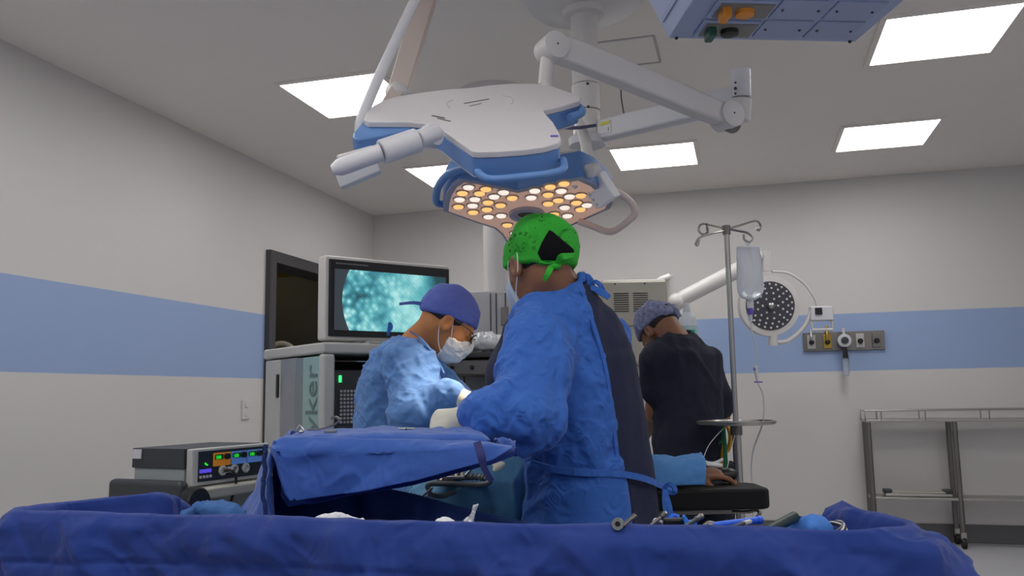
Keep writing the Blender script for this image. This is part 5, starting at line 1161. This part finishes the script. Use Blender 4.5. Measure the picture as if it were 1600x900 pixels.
c = at(1052, 817, 1.42); MB().box(c, (.036, .02, .016), (U, V, Z)).build('housing', blackm, t, bevel=.004); MB().tube([c-U*.017, c-U*.03+Z*.006, c-U*.034-Z*.006], .003, 8, 4).build('clear_tip', whiteb, t); MB().tube([at(1046, 813, 1.43), at(1052, 806, 1.44), at(1061, 808, 1.44)], .004, 8, 3).build('blue_collar', mat('bright_blue', (.02, .12, .75, 1), .35), t)
bb_ = mat('bright_blue', (0, 0, 0, 1)); t = thing('forked_clip', at(1080, 820, 1.4), 'light blue forked plastic clip standing among the instruments', 'clip')
c = at(1080, 820, 1.40); k = 1.4/F
MB().prism([c+U*x*k*1.0+Z*y*k for x, y in ((-9, -6), (9, -6), (10, 2), (14, 9), (9, 13), (4, 7), (-3, 6), (-9, 15), (-13, 13), (-10, 4))], V*.01).build('fork', mat('clip_blue', (.05, .25, .85, 1), .4), t, bevel=.002)
MB().box(c-Z*.008, (.02, .014, .008), (U, V, Z)).build('foot', bb_, t, bevel=.002)
t = thing('blue_suction_tube', at(1150, 818, 1.4), 'bright blue rigid tube lying along the instruments, its open end to the right', 'tube')
MB().tube([at(1108, 822, 1.36), at(1150, 817, 1.40), at(1186, 812.5, 1.44)], [.0055, .006, .006], 18).build('tube', bb_, t); MB().tube([at(1183, 813, 1.437), at(1188, 812.3, 1.442)], .0072, 18).build('end_ring', bb_, t)
t = thing('hinged_clamp', at(1112, 822, 1.35), 'small silver hinged clamp lying in front of the blue tube', 'clamp')
MB().tube([at(1097, 824, 1.35), at(1106, 817, 1.36), at(1116, 818, 1.37), at(1119, 823, 1.37)], .003, 10, 5).build('jaw', steel, t); MB().ball(at(1110, 821, 1.35), .006).build('hinge', steeld, t); MB().tube([at(1112, 823, 1.36), at(1100, 826, 1.37)], .0035).build('arm', dgrey, t)
scope(at(1136, 826, 1.33), at(1172, 815, 1.39), .0045, 'grey_grasper', 'grey grasper with pale end lying below the right end of the blue tube', 'instrument', dgrey, lgrey, 0)
t = thing('dark_scope_handle', at(1222, 816, 1.4), 'thick dark green scope handle with a hollow end, right of the blue tube', 'instrument')
a_, b_ = at(1200, 829, 1.33), at(1241, 808, 1.42); MB().tube([a_, b_], [.008, .0095], 20).build('barrel', mat('dark_green_grip', (.012, .03, .03, 1), .45), t, bevel=.001); MB().tube([b_, b_+nrm(b_-a_)*.004], [.0075, .007], 18).build('end_ring', steeld, t)
MB().tube([b_, at(1252, 809, 1.43)], .003, 8).build('rear_pin', blackm, t)
lump(at(1262, 826, 1.43), (.036, .03, .017), mat('pale_towel', (.06, .2, .6, 1), .85, bump=.4, bs=40), 'small_blue_towel', 'bright blue cloth lump between the dark scope handle and the cable coil', 'cloth', .004, 21)
t = thing('cable_coil', at(1300, 828, 1.4), 'coil of thin black and white cable at the right end of the foreground table', 'cable')
for k, (m_, r_) in enumerate(((blackm, .0022), (whiteb, .0018), (blackm, .002), (whiteb, .0018), (steeld, .0018))):
    c = at(1301, 830-1.5*k, 1.41+.008*k); MB().tube([c+U*(.024-.002*k)*math.cos(a)+V*.024*math.sin(a)+Z*.010*math.sin(a+k*.4) for a in np.linspace(0, 2*PI, 30)], r_, 8).build('cable_loop', m_, t)
# ---------------------------------------------------------------- draped tray stand (middle distance)
ZM = 1.068; m_fl, m_fr, m_bl, m_br = at(428, 682, 1.90), at(765, 689, 1.84), at(470, 667, 2.26), at(752, 673, 2.2)
for q in (m_fl, m_fr, m_bl, m_br): q[2] = ZM
TM = thing('tray_stand', (m_fl+m_br)/2*A(1, 1, 0), 'instrument tray stand wrapped in blue drapes, standing between the foreground table and surgeons', 'tray stand')
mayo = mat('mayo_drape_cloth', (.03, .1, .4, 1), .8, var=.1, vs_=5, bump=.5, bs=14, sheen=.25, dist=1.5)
def topsheet(u, v):
    a = m_fl+(m_fr-m_fl)*u; b = m_bl+(m_br-m_bl)*u; p = a+(b-a)*(v*1.06-.03)
    e_ = min(v, 1-v, u, 1-u); return tuple(p+Z*(-.018*math.exp(-e_*40)))
cloth('top_drape', topsheet, 70, 36, mayo, TM, .003, 12, (1, 1, 1), 101, .003)
cm = (m_fl+m_fr+m_bl+m_br)/4
MB().prism([cm+(q-cm)*.96-Z*.012 for q in (m_fl, m_fr, m_br, m_bl)], -Z*.014).build('tray', steel, TM, bevel=.004)
def bez(x, xs, ys): return float(np.interp(x, xs, ys))
def apron(u, v):
    x = 424+(800-424)*u; yt = bez(x, (424, 440, 600, 760, 800), (690, 682, 684, 689, 696)); yb = bez(x, (424, 440, 450, 560, 650, 715, 770, 800), (700, 768, 783, 768, 750, 733, 719, 702))
    if u < .06: yb = 700+(783-700)*min(1, u/.045)
    y = yt+(yb-yt)*v; D_ = 1.885+(1.825-1.885)*u-.035*math.sin(min(v*3, 1)*PI/2)-.02*v; x2 = x-10*math.sin(v*2.2)*(1-u)*0+12*v*(1-u)*(1 if u < .1 else 1-u)
    return tuple(at(x2, y, D_))
def am(u, v): return .25+min(v*4, 1)*.75
cloth('front_apron', apron, 130, 54, mayo, TM, .007, 7, (1, 1, 1), 111, .005, mask=am)
def tuck(u, v):   # second fold below the front apron, swung back under the tray
    x = 440+(812-440)*u; yt = bez(x, (440, 560, 650, 770, 812), (740, 735, 720, 700, 700)); yb = bez(x, (440, 452, 560, 650, 715, 770, 812), (770, 786, 771, 753, 736, 722, 706))
    return tuple(at(x, yt+(yb-yt)*v+3*v, 1.93-.06*v*(1-u)))
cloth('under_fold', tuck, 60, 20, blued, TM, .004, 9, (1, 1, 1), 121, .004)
def left(u, v):   # left side fall, u: back to front
    xt = 470+(418-470)*u**.8; yt = 668+(688-668)*u; xb = 322+(428-322)*u; yb = 812
    w_ = v**1.0; cx_ = xt+(xb-xt)*w_-16*math.sin(v*PI)*(1-u)*-.2-14*math.sin(v*PI/1.0)*u*.7+ (1-u)*-26*math.sin(min(v*2.2, 1)*PI)*.6; 
    return tuple(at(cx_, yt+(yb+60-yt)*v**.95, 2.24+(1.87-2.24)*u-.02*math.sin(v*3)))
cloth('left_fall', left, 60, 70, mayo, TM, .009, 8, (1, 1, .5), 131, .005)
hemp = [left(1, v) for v in np.linspace(.03, .95, 30)]
mb = MB(); rs = random.Random(4); mb.tube([A(*p)+U*rs.uniform(-.0025, .0025)-V*.004 for p in hemp], .0052, 8, 2); mb.build('left_hem', mat('hem_navy', (.02, .05, .18, 1), .9, bump=.8, bs=300), TM)
ed = [A(*apron(.046*0+.03, v))+U*.0 for v in np.linspace(.1, 1, 16)]
def backs(u, v):
    x = 425+(830-425)*u; yt = bez(x, (425, 560, 600, 650, 720, 830), (700, 745, 762, 772, 792, 818)); p = at(x, yt, 2.12); q = A(p[0], p[1], .45)
    return tuple(p+(q-p)*v-V*.05*v+V*.02*math.sin(u*9)*v)
cloth('back_fall', backs, 70, 40, mat('shadow_navy_drape', (.016, .05, .2, 1), .85, var=.1, bump=.3, bs=12), TM, .008, 5, (1, 1, .4), 141, .004)  # drape lying in shadow, the shade put into its darker blue
def wrap(u, v):   # bunched cloth at the right end
    c = at(775+28*u, 692+10*u, 1.86+.03*u); a = v*2*PI; r_ = .022*(1-u*.5)
    return tuple(c+Z*math.cos(a)*r_*.7+V*math.sin(a)*r_*1.4)
cloth('right_bunch', wrap, 20, 28, mayo, TM, .008, 22, (1, 1, 1), 151, .003)
MB().ribbon([at(745, 690, 1.75), at(752, 712, 1.735), at(757, 732, 1.74), at(768, 752, 1.75)], [-V, -V+U*.3, -V+U*.4, -V], [.016, .018, .013, .012], .003).build('hanging_strap', mat('strap_violet', (.035, .04, .16, 1), .8), TM)
bp_ = cm*A(1, 1, 0)+V*.14-U*.16
MB().tube([bp_+Z*(ZM-.03), bp_+Z*.1], .018, 14).build('post', steel, TM); MB().box(bp_+Z*.07, (.5, .05, .04), (U, V, Z)).build('base', steel, TM, bevel=.01); MB().box(bp_+Z*(ZM-.04)-V*.07+U*.03, (.05, .2, .02), (U, V, Z)).build('bracket', steel, TM)
MB().box(bp_+Z*.07+U*.2, (.05, .42, .035), (U, V, Z)).build('base', steel, TM, bevel=.01)
for i, j in ((-.22, 0), (.2, -.19), (.2, .19)): MB().ball(bp_+U*i+V*j+Z*.026, .025).build('caster', blackm, TM)
def inst(a, b, nm, label, w_=.006):
    t = thing(nm, a, label, 'instrument'); a = np.array(a); b = np.array(b); s_ = nrm(np.cross(b-a, Z))
    for k in (-1, 1): MB().tube([a+s_*k*.004, (a+b)/2+s_*k*.001, b+s_*k*.006], [.002, .0026, .0018], 8, 3).build('blade', steel, t)
    MB().ball((a+b)/2, .004).build('pivot', steeld, t); return t
inst(at(622, 672, 2.05)*A(1, 1, 0)+Z*(ZM+.006), at(648, 673, 2.05)*A(1, 1, 0)+Z*(ZM+.006), 'dissecting_forceps', 'thin steel forceps lying flat near the middle of the draped tray')
t = thing('steel_clamp', at(467, 668, 2.02)*A(1, 1, 0)+Z*(ZM+.002), 'small shiny steel clip at the left corner of the draped tray', 'clamp')
c = at(468, 668, 2.02)*A(1, 1, 0)+Z*(ZM+.004); MB().tube([c-U*.008, c+Z*.016, c+U*.012+Z*.002], [.003, .002, .003], 10).build('jaws', steel, t); MB().ball(c+U*.004, (.008, .006, .004), None, 12).build('base', steel, t)
t = thing('bent_retractor', c+U*.06, 'dark steel retractor with upturned end at the left of the draped tray', 'retractor')
c = c+U*.03; MB().ribbon([c-U*.01+Z*.004, c+U*.02+Z*.005, c+U*.05+Z*.014, c+U*.066+Z*.026, c+U*.056+Z*.034, c+U*.046+Z*.03], [Z, Z, Z-U*.4, -U, -Z, -Z], [.008, .014, .018, .02, .018, .012], .004).build('blade', steeld, t)
MB().box(c+U*.045+Z*.0, (.03, .014, .008), (U, V, Z)).build('grip', steel, t, bevel=.002)
# ---------------------------------------------------------------- operating table, patient under drapes, arm board
OT = thing('operating_table', at(760, 800, 3.3)*A(1, 1, 0), 'black padded operating table with an arm board sticking out at the right', 'operating table')
def O(x, d, z): return U*x+V*d+A(0, 0, z)
pad = mat('black_pad', (.006, .006, .007, 1), .6, spec=.25, var=.1)
MB().box(O(-.03, 3.42, .83), (.5, 1.75, .07), (U, V, Z)).build('mattress', pad, OT, bevel=.02); MB().box(O(-.03, 3.42, .775), (.5, 1.75, .03), (U, V, Z)).build('table_frame', steeld, OT, bevel=.004)
MB().box(O(-.03, 3.5, .45), (.26, .42, .62), (U, V, Z)).build('column', lgrey, OT, bevel=.02); MB().box(O(-.03, 3.4, .08), (.5, 1.1, .1), (U, V, Z)).build('base', lgrey, OT, bevel=.03)
p0, p1 = at(1050, 757, 2.62), at(1193, 759, 2.62); zb = p1[2]; x0_, x1_ = .22, float(p1@U)
ab = [O(x0_, 2.60, 0), O(x1_-.02, 2.60, 0), O(x1_, 2.62, 0), O(x1_, 2.76, 0), O(x1_-.02, 2.79, 0), O(x0_, 2.79, 0)]
MB().prism([p+Z*(zb-.062) for p in ab], Z*.062).build('arm_board', pad, OT, bevel=.01)
MB().tube([O(.2, 2.7, zb-.075), O(x1_-.1, 2.7, zb-.075)], .012).build('board_rail', steeld, OT)
MB().tube([at(1070, 797, 2.66), at(1160, 800, 2.66), at(1182, 797, 2.66), at(1187, 803, 2.64), at(1180, 812, 2.62)], .006, 8, 4).build('board_bracket', steeld, OT)
# patient
hw, hd_ = at(1078, 752, 2.70), nrm(U*1+Z*.02); hw = A(hw[0], hw[1], zb+.028)
phd = O(0.0, 3.62, 1.0)
Mp_ = np.stack([U, Z, V], 1)  # face up, crown away from the camera
def bodyP(p):
    d = headsd((p-phd)@Mp_); d = smin(d, rc(p, phd-V*.06, O(0, 3.4, .96), .055, .065), .03)
    d = smin(d, rc(p, O(-.08, 3.3, .955), O(-.08, 2.8, .935), .10, .09), .1); d = smin(d, rc(p, O(.08, 3.3, .955), O(.04, 2.8, .935), .10, .09), .1)
    d = smin(d, limb(p, [(O(.16, 3.22, .96), .06), (O(.34, 2.85, zb+.05), .045), (hw, .028)], .03), .05)
    d = smin(d, limb(p, [(O(-.17, 3.22, .96), .06), (O(-.2, 2.95, .93), .045), (O(-.18, 2.75, .93), .03)], .03), .05)
    for s_ in (-1, 1): d = smin(d, limb(p, [(O(-.05+s_*.1, 2.8, .95), .09), (O(-.08+s_*.1, 2.56, .86), .05), (O(-.08+s_*.1, 2.5, .5), .04)], .04), .05)
    return smin(d, hand(p, hw, hd_, nrm(Z-V*.2), 1, (.3, .45, .35)), .012)
lo, hi = box_of(phd, hw+U*.2, O(-.25, 2.4, .45), O(.2, 3.7, 1.1), m=.16)
PT = sdf_obj('person', bodyP, lo, hi, .006, skind, None, base=O(-.03, 3.1, .866)); tag(PT, 'patient lying under teal drapes, with one bare hand showing on the black arm board', 'person')
def tdr(u, v):
    x = -.46+.80*u; e_ = math.exp(-((x+.06)/.2)**2)
    if v < .6:
        d = 3.32-(3.32-2.40-.2*min(max(x/.12, 0), 1))*v/.6; z = .895+e_*(.05+.15*min(1, (d-2.4)/.3)); z += .0; z = max(z, .9-.05*(abs(x+.03) > .27))
        if d < 2.5: z -= .06*((2.5-d)/.1)**2*.5
        z -= max(0, abs(x+.05)-.27)*1.9
        return tuple(O(x, d, z))
    k = (v-.6)/.4; near_ = 2.40+.2*min(max((x-.0)/.12, 0), 1); z0 = .865+e_*.05-max(0, abs(x+.05)-.27)*1.9
    return tuple(O(x*(1+.1*k*(x < 0)), near_-.03*math.sin(k*PI/2), z0-(z0-.42)*k))
td = cloth('surgical_drape', tdr, 120, 130, mat('teal_drape_dark', (.065, .19, .34, 1), .85, var=.1, vs_=6, bump=.4, bs=20), None, .014, 6, (1, 1, .6), 161, .004); tag(td, 'teal surgical drape over the patient, seen below the draped tray', 'drape')
def adr(u, v):
    x = .20+(float(at(1094, 735, 2.7)@U)-.20)*u; a = (v-.5)*PI*1.0; r_ = .078-.012*u
    return tuple(O(x-.03*abs(v-.5)*u, 2.70-math.sin(-a)*r_*1.15, zb+.012+r_*math.cos(a)*1.12))
ad = cloth('arm_drape', adr, 50, 40, mat('arm_drape_blue', (.07, .22, .5, 1), .85, bump=.4, bs=20), None, .008, 12, (1, 1, 1), 171, .003); tag(ad, 'light blue cloth wrapped over the patient arm on the arm board', 'drape')
ln = thing('arm_infusion_line', hw+Z*.04, 'clear connectors and thin line taped to the patient hand on the arm board', 'infusion line')
MB().tube([hw+Z*.036, hw+U*.03+Z*.046, hw+U*.075+Z*.035, hw+U*.11+Z*.05], [.004, .006, .007, .004], 10, 4).build('connector', clear, ln); MB().tube([hw+U*.05+Z*.035-V*.02, hw+U*.1+Z*.03-V*.02], [.006, .008], 10).build('clear_port', whiteb, ln)
MB().tube([at(1096, 724, 2.7), at(1108, 695, 2.9), at(1128, 672, 3.2), at(1140, 662, 3.34)], .0012, 6, 5).build('thin_line', lgrey, ln); MB().tube([at(1134, 742, 2.8), at(1140, 715, 2.95), at(1148, 680, 3.2)], .0012, 6, 5).build('thin_line', lgrey, ln)
MB().ball(hw+U*.12-Z*.0, (.035, .03, .022), (U, V, Z), 14).build('black_cuff', blackm, ln)
# hoses behind the stand
for nm, m_, lab, pts_ in (('green_gas_hose', mat('hose_green', (.01, .16, .07, 1), .4), 'green gas hoses hanging beside the infusion stand pole', [(1130, 655, 3.47), (1131, 680, 3.45), (1133, 700, 3.43), (1134, 735, 3.42)]), ('yellow_gas_hose', mat('hose_yellow', (.6, .3, .02, 1), .4), 'yellow gas hoses looping beside the infusion stand pole', [(1134, 660, 3.52), (1141, 678, 3.50), (1140, 695, 3.49), (1136, 706, 3.49)])):
    t = thing(nm, at(*pts_[-1]), lab, 'hose'); MB().tube([at(*q) for q in pts_], .009, 10, 6).build('hose', m_, t)
    if 'green' in nm: MB().tube([at(1131, 672, 3.47), at(1128, 688, 3.47), at(1118, 694, 3.47), at(1112, 690, 3.47)], .006, 10, 6).build('hose', m_, t)
    else:
        MB().tube([at(1130, 690, 3.49), at(1129, 710, 3.47), at(1128, 732, 3.47)], .009, 10, 6).build('hose', m_, t); MB().tube([at(1116, 709, 3.49), at(1124, 712, 3.49), at(1130, 708, 3.49)], .006, 10, 6).build('hose', m_, t)
# retractor with grey tubing on the operating field
RT = thing('suction_tubing', at(720, 760, 2.33), 'grey corrugated suction tubing looped on the teal drape below the tray', 'tubing')
tb = mat('tube_grey', (.12, .135, .14, 1), .35)
loopp = smoothpath([at(x, y, D_) for x, y, D_ in ((672, 768, 2.31), (668, 760, 2.31), (674, 756, 2.31), (700, 756, 2.31), (735, 757, 2.31), (755, 757, 2.30), (766, 752, 2.30), (755, 746, 2.33), (735, 745, 2.35), (722, 745, 2.36), (705, 747, 2.38))], 10)
mb = MB(); mb.tube(loopp, .0072, 12); mb.build('tube', tb, RT)
mb = MB()
for k in range(66, 100, 3): mb.tube([loopp[k]-nrm(loopp[k+1]-loopp[k])*.002, loopp[k]+nrm(loopp[k+1]-loopp[k])*.002], .0098, 12)
mb.build('corrugation', tb, RT)
MB().tube([at(x, y, D_) for x, y, D_ in ((670, 772, 2.31), (690, 775, 2.30), (712, 768, 2.31))], .0075, 10, 5).build('tube', tb, RT)
MB().tube([at(656, 779, 2.29), at(668, 769, 2.29), at(676, 762, 2.29)], [.0028, .0035, .003], 10).build('steel_tip', steel, RT)
CL = thing('wound_retractor', at(712, 745, 2.38), 'shiny steel retractor blades gathered above the grey tubing', 'retractor')
for k, (xa, ya, xb, yb_) in enumerate(((688, 752, 696, 738), (700, 748, 704, 732), (712, 748, 713, 731), (722, 746, 722, 732), (727, 744, 740, 729), (706, 749, 722, 748))): MB().tube([at(xa, ya, 2.32), at(xb, yb_, 2.36)], [.0045, .003], 10).build('blade', steel, CL)
MB().box(at(712, 746, 2.32), (.05, .012, .008), (U, V, Z)).build('crossbar', steel, CL, bevel=.002)
lump(at(700, 742, 2.38), (.035, .03, .02), mat('stained_gauze', (.5, .36, .34, 1), .9, var=.4, vs_=60, bump=.5, bs=120), 'stained_gauze', 'pinkish stained gauze packed around the retractor blades', 'gauze', .006, 41)
